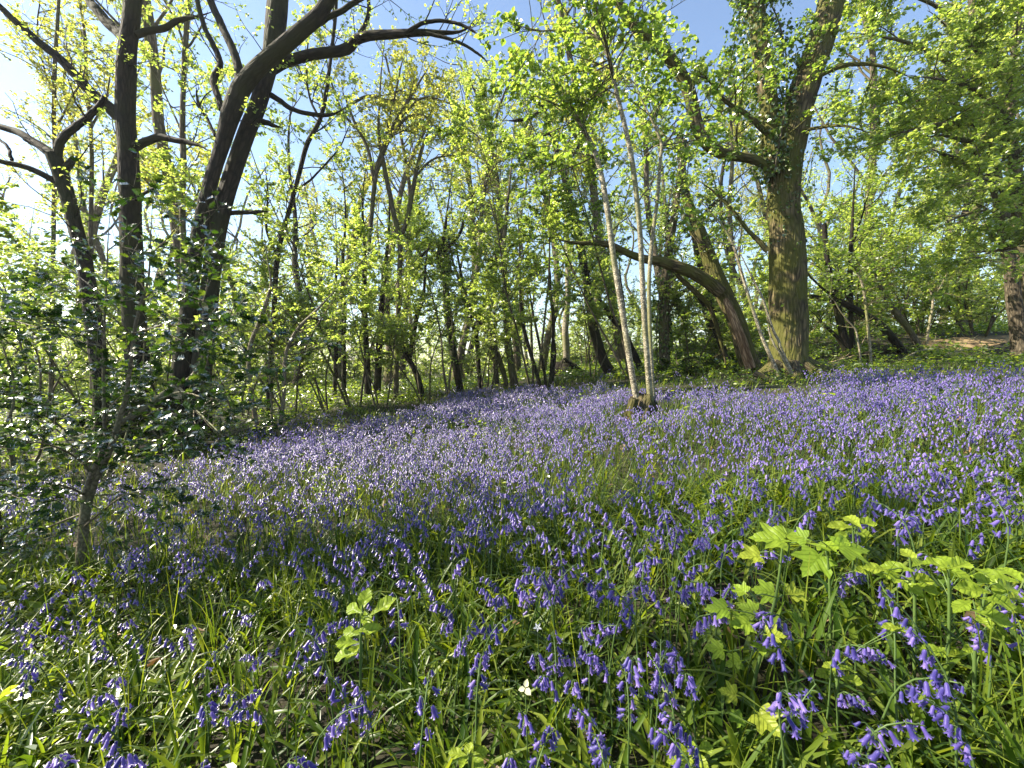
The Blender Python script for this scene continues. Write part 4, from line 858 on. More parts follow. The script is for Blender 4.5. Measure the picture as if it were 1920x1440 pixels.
YOUNG = [hazel_data(301, 4.6, 3, LS, 15000, 0.055, BG, .36), hazel_data(302, 5.2, 3, LS, 17000, 0.055, BG, .33), hazel_data(303, 4.0, 4, LS, 12000, 0.052, BG, .38), hazel_data(304, 6.6, 3, LS, 22000, 0.055, BG, .33), hazel_data(305, 7.2, 2, LG, 20000, 0.055, BG, .36)]

def put(name, label, cat, datas, x, y, sc, rz, group, names=('trunk', 'crown')):
    ro = empty(name, (x, y, float(hgt(x, y))), label, cat, group, rz); ro.scale = (sc, sc, sc)
    for nm, me in zip(names, datas):
        o = bpy.data.objects.new(nm, me); COL.objects.link(o); o.parent = ro
    return ro

MARKS = ['beyond the near holly', 'beyond the forked dark tree', 'behind the mossy straight trunk', 'behind the twin trunks', 'behind the winding slender stem', 'behind the sapling clump',
         'behind the close pair of trunks', 'behind the fan of bare branches', 'behind the crooked dark trunk', 'behind the straight brown trunk', 'behind the thin coppice stems', 'behind the leaning dark trunk',
         'behind the three pale poles', 'behind the ivy tree', 'behind the half-dead leaning tree', 'behind the massive oak', 'behind the black forked stems', 'behind the arching trunks', 'beyond the earth path', 'beyond the thick edge trunks']
def mark(px):
    edges = [-200, 60, 190, 300, 440, 530, 610, 680, 760, 840, 910, 985, 1080, 1160, 1230, 1290, 1420, 1550, 1640, 1760, 1880]
    k = int(np.searchsorted(edges, px)) - 1
    return MARKS[min(max(k, 0), len(MARKS) - 1)]
ROWS = [(15.5, 'leafy tree in the first rank of the wood, '), (20.0, 'thinner tree in the second rank of the wood, '), (28.0, 'hazy-looking tree in the farthest rank of the wood, ')]
used = set()
tree_i = 0
r2 = random.Random(5)
for row, (Y0, txt) in enumerate(ROWS):
    cols = [125, 370, 570, 720, 875, 1030, 1195, 1355, 1600, 1820] if row == 0 else [245, 485, 645, 760, 875, 990, 1120, 1260, 1420, 1595, 1700, 1820]
    for px in cols:
        px2 = px + r2.uniform(-25, 25); Y = Y0 + r2.uniform(-2.0, 2.5)
        lab = txt + mark(px)
        if lab in used: continue
        used.add(lab)
        v = r2.randrange(6)
        put('woodland_tree', lab, 'tree', SPARSE[v % 4] if px < 760 else VAR[v], at(px2, 700, Y)[0], Y, r2.uniform(0.85, 1.2), r2.uniform(0, 6.28), 'trees in the background wood')
BROWS = [(11.5, 'bright green hazel bush nearest the flowers, '), (15.0, 'bright hazel bush in the middle of the understorey, '), (20.0, 'distant yellow-green hazel bush, ')]
for row, (Y0, txt) in enumerate(BROWS):
    cols = [0, 125, 245, 370, 1355, 1485, 1595, 1700, 1820, 1920] if row == 0 else [0, 125, 245, 370, 485, 570, 645, 720, 800, 875, 948, 1030, 1120, 1195, 1260, 1355, 1485, 1595, 1700, 1820, 1920]
    for px in cols:
        px2 = px + r2.uniform(-30, 30); Y = Y0 + r2.uniform(-1.2, 2.0)
        if row == 0 and 680 < px < 1300: continue
        if row == 1 and 600 < px < 1300 and px not in (720, 1120): continue
        lab = txt + mark(px)
        if lab in used: continue
        used.add(lab)
        put('hazel_bush', lab, 'bush', HVAR[r2.randrange(4)], at(px2, 700, Y)[0], Y, r2.uniform(0.8, 1.15), r2.uniform(0, 6.28), 'hazel bushes of the understorey', ('wood', 'crown'))

put('woodland_tree', 'leafy tree just outside the left edge whose shade crosses the carpet beyond the near flowers', 'tree', VAR[2], -6.0, 2.25, 0.55, 2.2, 'trees in the background wood')

for px, Y, v, sc, lab in [(545, 8.4, 0, .9, 'bright young hazel just past the winding slender stem, leaves sunlit'), (622, 9.0, 2, .95, 'bright young hazel over the two lone thin trunks'), (715, 9.4, 1, .8, 'broad bright young hazel hiding the foot of the bare fan tree'),
                          (800, 10.4, 0, .9, 'bright young hazel above the dark crossing stems'), (905, 11.2, 2, 1.0, 'bright young hazel among the crooked and bowed trunks'), (60, 8.0, 1, .9, 'sunlit young hazel at the far left beyond the forked dark tree'),
                          (175, 8.8, 0, .95, 'sunlit young hazel seen between forked dark tree and mossy straight trunk'), (305, 8.3, 2, 1.0, 'sunlit young hazel seen between mossy straight trunk and twin trunks'), (450, 8.0, 2, .9, 'sunlit young hazel just past the twin trunks'),
                          (665, 9.9, 3, .95, 'tall leafy young tree over the close pair of trunks, layered bright sprays'), (845, 10.2, 4, .95, 'tall leafy young tree above the crooked dark trunk'), (1000, 9.9, 3, .95, 'tall leafy young tree spreading above the thin dark coppice stems'), (1185, 9.6, 4, .9, 'tall leafy young tree just behind the three pale poles'), (1110, 10.8, 1, .8, 'bright young hazel left of the pale poles'), (1300, 11.0, 0, .9, 'bright young hazel above the leaning half-dead tree')]:
    put('young_hazel_tree', lab, 'tree', YOUNG[v], at(px, 700, Y)[0], Y, sc, r2.uniform(0, 6.28), 'young hazels in front of the wood', ('wood', 'crown'))

# the far wood, one mass of crowns and stems beyond the last countable rank
mb = MB()
K = 46
fa = np.linspace(R(-58), R(58), K) + rng.normal(0, .01, K); fd = rng.uniform(36, 52, K)
PP = []; RR = []
for a, dd in zip(fa, fd):
    x, y = dd * math.sin(a), dd * math.cos(a); H = rng.uniform(12, 19)
    p = np.array([[x, y, float(hgt(x, y)) - .3]] + [[x + rng.normal(0, .35) * k / 2, y + rng.normal(0, .3), float(hgt(x, y)) + H * k / 6] for k in range(1, 7)])
    PP.append(smooth_path(p, 14)); RR.append(np.linspace(0.22, 0.05, 14))
P = np.array(PP); Rr = np.array(RR); tubes(mb, P, Rr, 6, mat=1)
P1, R1, L1 = spawn(P, Rr, np.full(K, 16), 0.08, 1, (R(35), R(75)), 4.2, 0.06, .15, 5); tubes(mb, P1, R1, 4, mat=1)
P2, R2, L2 = spawn(P1, R1, rng.poisson(L1 * 1.6), .2, 1, (R(30), R(70)), 1.4, .03, .15, 3); tubes(mb, P2, R2, 3, mat=1)
pos, d, nn = leaf_sites(P2, rng.poisson(26, len(P2)), spread=1.4); pos = pos + rng.normal(0, .25, pos.shape)
leaves(mb, pos, d, nn, 0.14, .7, style='diamond')
a = rng.uniform(R(-60), R(60), 80000); dd = rng.uniform(24, 50, 80000); x, y = dd * np.sin(a), dd * np.cos(a)
pos = np.stack([x, y, hgt(x, y) + rng.random(80000) ** 1.4 * 3.6 * (0.6 + 0.5 * np.sin(a * 41) * np.sin(a * 17 + 1))], -1)
d = nrm(rng.normal(size=pos.shape)); nn = nrm(np.array([0, 0, .8]) + .6 * rng.normal(size=pos.shape)); nn = nrm(nn - (nn * d).sum(1, keepdims=True) * d)
leaves(mb, pos, d, nn, 0.13, .7, style='diamond')
tag(mb.build('far_wood', [LS, BG], smooth=False), kind='stuff', label='far wood of pale green crowns closing the view', cat='woodland')

# ---------------------------------------------------------------- dead wood on the ground
def log(nm, lab, cat, pts3, r0, r1, mat, sides=12, stubs=0, cut=True):
    P = smooth_path(np.array(pts3, float), 22); base = P[len(P) // 2].copy(); base[2] = hgt(base[0], base[1])
    ro = empty(nm, base, lab, cat)
    mb = MB(); Rr = np.linspace(r0, r1, 22); tubes(mb, P[None], Rr[None], sides, lump=0.12)
    if stubs:
        P1, R1, L1 = spawn(P[None], Rr[None], np.array([stubs]), .2, 1, (R(30), R(60)), 0.5, .02, .15, 4); tubes(mb, P1, R1, 5)
    mb.build('log' if r0 > .03 else 'stick', [mat], ro, origin=base)
    if cut:
        for e, nn_, rr in ((P[0], P[0] - P[1], r0), (P[-1], P[-1] - P[-2], r1)):
            nn_ = nn_ / np.linalg.norm(nn_); u = np.cross(nn_, [0.3, .2, 1]); u /= np.linalg.norm(u); w = np.cross(nn_, u)
            th = np.linspace(0, 2 * math.pi, 14, endpoint=False)
            ring = e + 0.98 * rr * (np.cos(th)[:, None] * u + np.sin(th)[:, None] * w) + nn_ * .002
            mb = MB(); mb.add(np.vstack([ring, e + nn_ * .004]), T=[[k, (k + 1) % 14, 14] for k in range(14)]); mb.build('cut_end', [M['cut_wood']], ro, origin=base)
    return ro
def gp(px, py, Y, up=0.0):
    x = at(px, py, Y)[0]; return [x, Y, float(hgt(x, Y)) + up]
log('fallen_log', 'thick dark fallen trunk lying behind the holly branch', 'log', [at(225, 815, 5.2), at(275, 775, 5.1), at(330, 735, 5.0)], .13, .10, BD, stubs=3)
log('fallen_log', 'dark log-shaped strip standing in for the band of shade under the sapling clump', 'log', [gp(240, 830, 5.0, .05), gp(350, 800, 5.2, .08), gp(470, 790, 5.4, .06)], .06, .045, BD, stubs=4)  # dark log shape laid in place of a horizontal shadow on the ground
log('mossy_log', 'short sawn mossy log propped beside the oak foot', 'log', [at(1414, 700, 6.9), at(1440, 712, 6.8), at(1466, 724, 6.7)], .055, .045, M['bark_moss'])
log('fallen_branch', 'pale bare stick under the sawn mossy log', 'branch', [at(1406, 712, 6.75), at(1428, 722, 6.7), at(1452, 734, 6.65)], .024, .018, M['cut_wood'], 8)
log('fallen_branch', 'long thin pale branch lying from the oak to the black forked trunk', 'branch', [gp(1522, 682, 8.4, .06), gp(1560, 674, 9.0, .10), gp(1600, 668, 9.3, .12), gp(1640, 668, 9.5, .10)], .02, .012, M['cut_wood'], 7, stubs=3, cut=False)
log('fallen_branch', 'tangled dead branch at the foot of the arching trunks', 'branch', [gp(1690, 676, 8.9, .08), gp(1730, 668, 9.2, .16), gp(1775, 662, 9.4, .10)], .018, .01, BP, 7, stubs=8, cut=False)
log('fallen_branch', 'dead twiggy branch lying by the edge of the earth path', 'branch', [gp(1760, 672, 9.0, .06), gp(1815, 664, 9.2, .15), gp(1860, 660, 9.1, .08)], .018, .01, BP, 7, stubs=8, cut=False)
log('fallen_branch', 'dark rotten branch on the bank below the black forked trunk', 'branch', [gp(1600, 674, 9.5, .06), gp(1640, 670, 9.7, .08), gp(1690, 668, 9.8, .06)], .06, .05, BD, 9, stubs=3)
# mossy roots of the oak
mb = MB(); c = at(1478, 712, OAK_Y); ob = np.array(oak.location)
for k, (dx, dy, ln, r_) in enumerate([(-1, -.35, .75, .13), (1, -.3, .8, .12), (-.35, -1, .6, .12), (.5, -.9, .6, .10), (-.9, .3, .6, .11), (.9, .5, .6, .10)]):
    dv = nrm(np.array([dx, dy])); p = []
    for q in np.linspace(0.05, 1, 7):
        x, y = c[0] + dv[0] * (.2 + ln * q), c[1] + dv[1] * (.2 + ln * q); p.append([x, y, float(hgt(x, y)) + .28 * (1 - q) ** 2.2 - .04])
    m_ = MB(); tubes(m_, smooth_path(np.array(p), 20)[None], np.linspace(r_, .05, 20)[None], 12, lump=.15); m_.build('root', [M['bark_moss']], oak, origin=ob)
# rotten stump with its root plate
b = ground_at(1060, 716)
sx, sy = at(1060, 716, 14.0)[0], 14.0; sz = float(hgt(sx, sy))
ro = empty('rotten_stump', (sx, sy, sz), 'dark rotten upturned stump lying at the end of the bluebell carpet', 'stump')
mb = MB(); lump_mesh(mb, (sx, sy, sz), .36, .26, .42, amp=.28, seed=9); mb.build('root_plate', [BD], ro, origin=(sx, sy, sz))
for k in range(5):
    a = -0.6 + k * .5; p = np.array([[sx + .1 * math.cos(a), sy - .2, sz + .1 + .08 * k], [sx + .4 * math.cos(a + .4), sy - .3, sz + .12 + .1 * k], [sx + .55 * math.cos(a + .5), sy - .28, sz + .02 + .06 * k]])
    m_ = MB(); tubes(m_, smooth_path(p, 10)[None], np.linspace(.06, .02, 10)[None], 7, lump=.15); m_.build('root', [BD], ro, origin=(sx, sy, sz))
# black trunk foot at the frame's left edge
P, Rr = trace([(-14, 1130, 46), (-16, 1060, 40), (-14, 1000, 36), (-18, 940, 32), (-30, 880, 26)], 2.3, 0, n=24)
ro = empty('dark_stump', P[0], 'black rotten stump just showing at the edge beside the holly', 'stump')
mb = MB(); tubes(mb, P[None], Rr[None], 16, lump=.15); mb.build('stem', [BD], ro, origin=P[0])

# ---------------------------------------------------------------- bluebells
TOPX = [-400, 200, 300, 450, 560, 640, 700, 780, 850, 930, 1000, 1080, 1200, 1320, 1400, 1470, 1560, 1640, 1760, 1920, 2400]
TOPY = [895, 868, 848, 818, 788, 775, 762, 750, 734, 722, 713, 710, 706, 708, 716, 714, 694, 690, 686, 684, 682]
def carpet_density(x, y):
    """flower spikes per square metre"""
    z = hgt(x, y) + 0.27
    px, py, _ = project(np.stack([x, y, z], -1))
    top = np.interp(px, TOPX, TOPY)
    d = np.interp(y, [0.3, 1.2, 2.0, 3.0, 4.5, 6.5, 14], [95, 200, 280, 300, 300, 260, 190])
    d = d * (0.35 + 0.95 * (0.5 + 0.5 * np.sin(x * 2.1 + 0.7 * np.sin(y * 1.3)) * np.sin(y * 1.7 + 1.1 * np.sin(x * 1.9))))
    d = d * np.clip(1 - (560 - px) / 1000, 0.55, 1)
    top = top + 9 * np.sin(x * 1.9 + y * .7) + 6 * np.sin(x * 4.3 - y * 1.1)
    ramp_ = np.clip((py - top) / 24, 0, 1)
    d = d * np.where(py < top, 0, 0.08 + 0.92 * ramp_)
    # bare feet of the trunks
    for bx, by, br in ((oak.location[0], oak.location[1], .75), (hz.location[0] - .05, hz.location[1] - .34, .42), (oak.location[0] - .45, oak.location[1] - .9, .62), (HOL_B[0], HOL_B[1] - .12, .34)):
        d = np.where((x - bx) ** 2 + (y - by) ** 2 < br * br, 0, d)
    # thin blue drifts deep in the glade
    far = (py < top) & (py > 712) & (px < 760) & (px > 440) & (y > 11) & (y < 18)
    d = np.where(far, 60 * np.clip(np.sin(x * .9 + 1) * np.sin(y * .8), 0, 1), d)
    return d

def scatter(density, y0, y1, dmax, rngl, margin=1.3):
    """random ground points in the view wedge (and a little to its sides)"""
    area = margin * 1.19 * (y1 ** 2 - y0 ** 2) + 1.2 * (y1 - y0)
    n = int(area * dmax)
    y = np.sqrt(rngl.uniform(y0 ** 2, y1 ** 2, n)); half = margin * 1.19 * y + 0.6
    x = rngl.uniform(-1, 1, n) * half
    k = rngl.random(n) * dmax < density(x, y)
    return x[k], y[k]

def bell_geo(lod):
    """a single nodding bell hanging from the origin down -z, 2 cm long"""
    mb = MB()
    if lod == 0:
        n = 12; prof = [(0, .0011), (-.002, .0027), (-.006, .0033), (-.012, .0035), (-.0165, .0044)]
    elif lod == 1:
        n = 6; prof = [(0, .0016), (-.004, .0035), (-.015, .0040)]
    else:
        n = 4; prof = [(0, .003), (-.020, .0075)]
    th = np.linspace(0, 2 * math.pi, n, endpoint=False)
    V = [np.stack([r_ * np.cos(th) * (1 + (0.10 * np.cos(6 * th) if lod == 0 else 0)), r_ * np.sin(th) * (1 + (0.10 * np.cos(6 * th) if lod == 0 else 0)), np.full(n, z)], -1) for z, r_ in prof]
    Q = [[a * n + j, a * n + (j + 1) % n, (a + 1) * n + (j + 1) % n, (a + 1) * n + j] for a in range(len(prof) - 1) for j in range(n)]
    V = np.concatenate(V)
    if lod == 0:
        k0 = len(V); L = (len(prof) - 1) * n; ex = []
        for p in range(6):
            a = th[2 * p]; r1, r2_ = .0074, .0104
            ex += [[r1 * math.cos(a - .17), r1 * math.sin(a - .17), -.0195], [r1 * math.cos(a + .17), r1 * math.sin(a + .17), -.0195], [r2_ * math.cos(a), r2_ * math.sin(a), -.0165]]
            Q += [[L + (2 * p - 1) % n, L + 2 * p, k0 + 3 * p + 1, k0 + 3 * p], [L + 2 * p, L + (2 * p + 1) % n, k0 + 3 * p + 1, k0 + 3 * p + 1]][:1]
            ex_t = [k0 + 3 * p, k0 + 3 * p + 1, k0 + 3 * p + 2]
            mb.T.append(np.array([[L + 2 * p, L + (2 * p + 1) % n, k0 + 3 * p + 1], ex_t], np.int32)); mb.tm.append(np.zeros(2, np.int32))
        V = np.vstack([V, ex])
    if lod == 1:
        k0 = len(V); L = (len(prof) - 1) * n; ex = []
        for p in range(6):
            a = th[p] + math.pi / 6; ex.append([.0098 * math.cos(a), .0094 * math.sin(a), -.0185])
            mb.T.append(np.array([[L + p, L + (p + 1) % n, k0 + p]], np.int32)); mb.tm.append(np.zeros(1, np.int32))
        V = np.vstack([V, ex])
    T_, tm_ = mb.T, mb.tm; mb.T = []; mb.tm = []
    mb.add(V, Q); mb.T += T_; mb.tm += tm_
    return mb

def plant_frame(r_, h, nb):
    """stem line and bell matrices of one plant; racemes bow over to +x"""
    a = r_.uniform(0.0, 0.16); bend = r_.uniform(0.35, 1.9)
    n = 12; s = np.linspace(0, 1, n); th = a + bend * np.clip((s - 0.62) / 0.38, 0, 1) ** 1.5
    dx, dz = np.sin(th) * h / n, np.cos(th) * h / n
    P = np.stack([np.cumsum(dx) - dx[0], 0.006 * np.sin(s * 5), np.cumsum(dz) - dz[0]], -1)
    mats = []
    for k in range(nb):
        f = np.clip(0.68 + 0.31 * (k + r_.uniform(-.5, .5)) / max(1, nb - 1), .6, .995); i = min(int(f * (n - 1)), n - 2); u = f * (n - 1) - i
        p = P[i] * (1 - u) + P[i + 1] * u
        side = (-1 if k % 2 else 1) * r_.uniform(0.3, 1.0)
        yaw = r_.uniform(-.8, .8)
        out = np.array([math.cos(yaw) * 0.55, side * .8, 0.25]); out /= np.linalg.norm(out)
        q = p + out * r_.uniform(.005, .015)
        tilt = r_.uniform(0.05, 0.8) if r_.random() < .88 else r_.uniform(.9, 1.5); sc = r_.uniform(.8, 1.05) * (1.0 if k < nb - 2 else r_.uniform(.55, .85))
        d = nrm(np.array([out[0] * math.sin(tilt), out[1] * math.sin(tilt), -math.cos(tilt)]))
        z = -d; x = np.cross(np.array([0.1, 1, 0.2]), z); x /= np.linalg.norm(x); y = np.cross(z, x)
        m = Matrix([[x[0] * sc, y[0] * sc, z[0] * sc, q[0]], [x[1] * sc, y[1] * sc, z[1] * sc, q[1]], [x[2] * sc, y[2] * sc, z[2] * sc, q[2]], [0, 0, 0, 1]])
        mats.append((m, p, q))
    return P, mats

def stem_mb(P, mats, sides=5, r0=.0024, mb=None, mat=0, ped=True):
    mb = mb or MB()
    tubes(mb, P[None], np.linspace(r0, r0 * .5, len(P))[None], sides, mat=mat, rnd=[0.5])
    if ped:
        for m, p, q in mats:
            tubes(mb, np.array([p, (p + q) / 2 + [0, 0, .003], q])[None], np.full((1, 3), .0008), 3, mat=mat, rnd=[0.2])
    return mb

def xform(V, m):
    A = np.array(m); return V @ A[:3, :3].T + A[:3, 3]

rb = np.random.default_rng(77)
# every flower's place, nearest first; hand-placed heads lead
HEADS = [(105, 1345), (218, 1345), (257, 1362), (60, 1205), (30, 1265), (85, 1255), (225, 1240), (115, 1195), (610, 1285), (645, 1290), (697, 1265), (535, 1205), (527, 1245), (730, 1370), (815, 1350), (790, 1372),
         (700, 1212), (765, 1172), (850, 1182), (890, 1172), (865, 1095), (840, 1082), (975, 1095), (1085, 1125), (1040, 1190), (1025, 1270), (955, 1310), (1035, 1352), (982, 1395), (1210, 1045), (1095, 1120), (1205, 1135),
         (1080, 1185), (1150, 1168), (1118, 1205), (1195, 1280), (1180, 1335), (1165, 1402), (1310, 1415), (1345, 1075), (1405, 1095), (1340, 1040), (1505, 1095), (1545, 1160), (1600, 1112), (1575, 1168), (1450, 1262), (1475, 1285),
         (1580, 1262), (1810, 1270), (1850, 1325), (1890, 1345), (1700, 1385), (1735, 1425), (1765, 985), (1815, 925), (1890, 985), (1850, 1055), (1300, 1310), (1345, 1330), (1500, 1165), (1610, 1195), (1715, 1190), (1645, 960), (1570, 1000),
         (1225, 1215), (1250, 1160), (1060, 1215), (905, 1255), (1170, 1220), (690, 1110), (480, 1135), (350, 1120), (260, 1105), (140, 1110), (560, 1060), (1000, 1000), (1130, 1030), (1420, 1000), (1510, 935), (1690, 965), (1240, 1250), (1140, 1145), (150, 1430)]
HX, HYp = [], []
for px, py in HEADS:
    g = ground_at(px, py + 12, dh=0.275)
    if g is not None and g[1] > 0.30: HX.append(g[0]); HYp.append(g[1])
x, y = scatter(carpet_density, 0.55, 17.0, 330, rb, 1.18)
dist = np.hypot(x, y)
# keep random ones off the lens and off the hand-placed ones
HXa, HYa = np.array(HX), np.array(HYp)
dmin = np.min(np.hypot(x[:, None] - HXa[None], y[:, None] - HYa[None]), axis=1)
p1, p2, _ = project(np.stack([x, y, hgt(x, y) + .22], -1))
hid = (p1 > 1330) & (p1 < 1950) & (p2 > 960) & (p2 < 1400) & (y < 0.98)
ok = (dist > 0.75) & (dmin > 0.07) & ~(hid & (rb.random(len(x)) < .7))
x, y = x[ok], y[ok]
px, py, zz = project(np.stack([x, y, hgt(x, y) + .25], -1))
inview = (px > -20) & (px < 1940) & (py < 1440)
order = np.argsort(np.where(inview, np.hypot(x, y), 99))
NIND = 300 - len(HX)
near = order[:NIND]; rest = order[NIND:]
IX = np.concatenate([HXa, x[near]]); IY = np.concatenate([HYa, y[near]])
# stem and bell meshes, six plants' worth each in two bell grades
BELLS = []
for v in range(4):
    b_ = bell_geo(0); b_.rnd = [np.full(b_.n, [0.02, 0.18, 0.34, 0.6][v], np.float32)]
    BELLS.append(b_.data('bell', [M['bell']]))
PLANTS = []
for v in range(16):
    nb = int(rb.integers(7, 13)); h = rb.uniform(.28, .39)
    P, mats = plant_frame(rb, h, nb)
    stem_me = stem_mb(P, mats).data('stem', [M['bellstem']])
    hd = MB(); g1 = bell_geo(1)
    V0 = np.concatenate(g1.V); Q0 = np.concatenate(g1.Q); T0 = np.concatenate(g1.T)
    for m, p, q in mats: hd.add(xform(V0, m), Q0, T0, rnd=rb.uniform(0, .65))
    PLANTS.append((stem_me, mats, hd.data('flower_head', [M['bell']]), h))
dI = np.hypot(IX, IY); oI = np.argsort(dI)
rank = np.empty(len(dI), int); rank[oI] = np.arange(len(dI))
POSW = ['below the sycamore seedling', 'beside the cream petals', 'beside the pale nettle-like shoot', 'by the white star flower']
REFS = [((1430, 1200), 'the sycamore seedling'), ((985, 1290), 'the cream primrose petals'), ((680, 1150), 'the pale upright shoot'), ((1860, 1120), 'the yellow-green leafy stem'), ((1008, 1178), 'the white star flower'),
        ((150, 1040), 'the foot of the holly'), ((1540, 1045), 'the broad sycamore leaves'), ((1300, 1400), 'the low herb leaves'), ((400, 1330), 'the flattened grass blades'), ((1780, 1060), 'the serrated seedling tip')]
def bearing(dx, dy):
    if math.hypot(dx, dy) < 60: return 'right beside'
    if abs(dx) > 1.6 * abs(dy): return 'to the right of' if dx > 0 else 'to the left of'
    return 'in front of' if dy > 0 else 'just behind'
used_b = {}
for k in range(len(IX)):
    v = int(rb.integers(0, 16)); stem_me, mats, head_me, h = PLANTS[v]
    X, Y = float(IX[k]), float(IY[k]); Z = float(hgt(X, Y))
    sc = rb.uniform(.82, 1.12); yaw = rb.uniform(0, 6.28)
    hx, hy, _ = project(np.array([[X, Y, Z + .27]])); hx, hy = float(hx[0]), float(hy[0])
    if rank[k] < 110:
        (rx, ry), rn = min(REFS, key=lambda r_: (r_[0][0] - hx) ** 2 + (r_[0][1] - hy) ** 2)
        size = 'tall' if sc > 1.0 else ('short' if sc < .89 else 'slim')
        bend = f'{len(mats)}-belled'
        lab = f'{size} violet bluebell with {["", "", "", "", "four", "five", "six", "seven", "eight", "nine", "ten", "eleven", "twelve", "thirteen"][len(mats)]} bells {bearing(hx - rx, hy - ry)} {rn}'
        used_b[lab] = used_b.get(lab, 0) + 1
        if used_b[lab] > 1: lab = lab.replace('violet', ['violet', 'blue-violet', 'mauve-blue', 'deep violet-blue'][min(used_b[lab] - 1, 3)])
    else:
        lab = 'violet-blue bluebell, one of the many in the near part of the carpet'
    ro = empty('bluebell', (X, Y, Z), lab, 'flower', 'bluebells in the near part of the carpet', yaw); ro.scale = (sc,) * 3
    ro.rotation_euler = (rb.normal(0, .06), rb.normal(0, .06), yaw)
    o = bpy.data.objects.new('stem', stem_me); COL.objects.link(o); o.parent = ro
    if rank[k] < 110:
        for q, (m, p, _) in enumerate(mats):
            o = bpy.data.objects.new('bell', BELLS[int(rb.integers(0, 4))]); COL.objects.link(o); o.parent = ro; o.matrix_local = m
    else:
        o = bpy.data.objects.new('flower_head', head_me); COL.objects.link(o); o.parent = ro

# the rest of the carpet as one mass
cm = MB()
VARS = {1: [], 2: []}
for lod in (1, 2):
    for v in range(10):
        nb = int(rb.integers(6, 10)) if lod == 1 else int(rb.integers(5, 8)); h = rb.uniform(.25, .35)
        P, mats = plant_frame(rb, h, nb); q_ = MB()
        g1 = bell_geo(lod); V0 = np.concatenate(g1.V); Q0 = np.concatenate(g1.Q); T0 = np.concatenate(g1.T) if g1.T else None
        for m, p, q in mats:
            q_.add(xform(V0, m), Q0, T0, mat=0, rnd=rb.uniform(0, 1))
        Ps = smooth_path(P, 6)
        tubes(q_, Ps[None], np.linspace(.0028, .0016, 6)[None], 3, mat=1, rnd=[.5])
        VARS[lod].append((np.concatenate(q_.V), np.concatenate(q_.Q), np.concatenate(q_.T) if q_.T else None, np.concatenate(q_.qm), np.concatenate(q_.tm) if q_.tm else None, np.concatenate(q_.rnd)))
def stamp(mb, var, X, Y, Z, yaw, sc, hue):
    V, Q, T, qm, tm, rn = var; K = len(X); nv = len(V)
    if K == 0: return
    c, s = np.cos(yaw)[:, None], np.sin(yaw)[:, None]
    lx, ly = rb.normal(0, .07, K)[:, None], rb.normal(0, .07, K)[:, None]
    W = np.empty((K, nv, 3), np.float32)
    W[..., 0] = (V[:, 0] * c - V[:, 1] * s) * sc[:, None] + V[:, 2] * lx + X[:, None]
    W[..., 1] = (V[:, 0] * s + V[:, 1] * c) * sc[:, None] + V[:, 2] * ly + Y[:, None]
    W[..., 2] = V[:, 2] * sc[:, None] + Z[:, None]
    off = (np.arange(K) * nv)[:, None, None]
    r_ = np.clip(rn[None] * .6 + hue[:, None] * .4, 0, 1).ravel()
    mb.V.append(W.reshape(-1, 3)); mb.bark.append(np.zeros((K * nv, 3), np.float32)); mb.rnd.append(r_.astype(np.float32))
    mb.Q.append((Q[None] + off + mb.n).reshape(-1, 4).astype(np.int32)); mb.qm.append(np.tile(qm, K))
    if T is not None:
        mb.T.append((T[None] + off + mb.n).reshape(-1, 3).astype(np.int32)); mb.tm.append(np.tile(tm, K))
    mb.n += K * nv
X, Y = x[rest], y[rest]; Z = hgt(X, Y); lodm = np.hypot(X, Y) < 5.0
vi = rb.integers(0, 10, len(X)); yaw = rb.uniform(0, 6.28, len(X)); scl = rb.uniform(.8, 1.12, len(X)); hue = rb.random(len(X))
for lod in (1, 2):
    for v in range(10):
        k = (vi == v) & (lodm if lod == 1 else ~lodm)
        stamp(cm, VARS[lod][v], X[k], Y[k], Z[k], yaw[k], scl[k], hue[k])
tag(cm.build('bluebell_carpet', [M['bell'], M['bellstem']]), kind='stuff', label='purple carpet of bluebells running back under the trees', cat='flowers')
print('BLUEBELLS', len(IX), 'carpet', len(X))

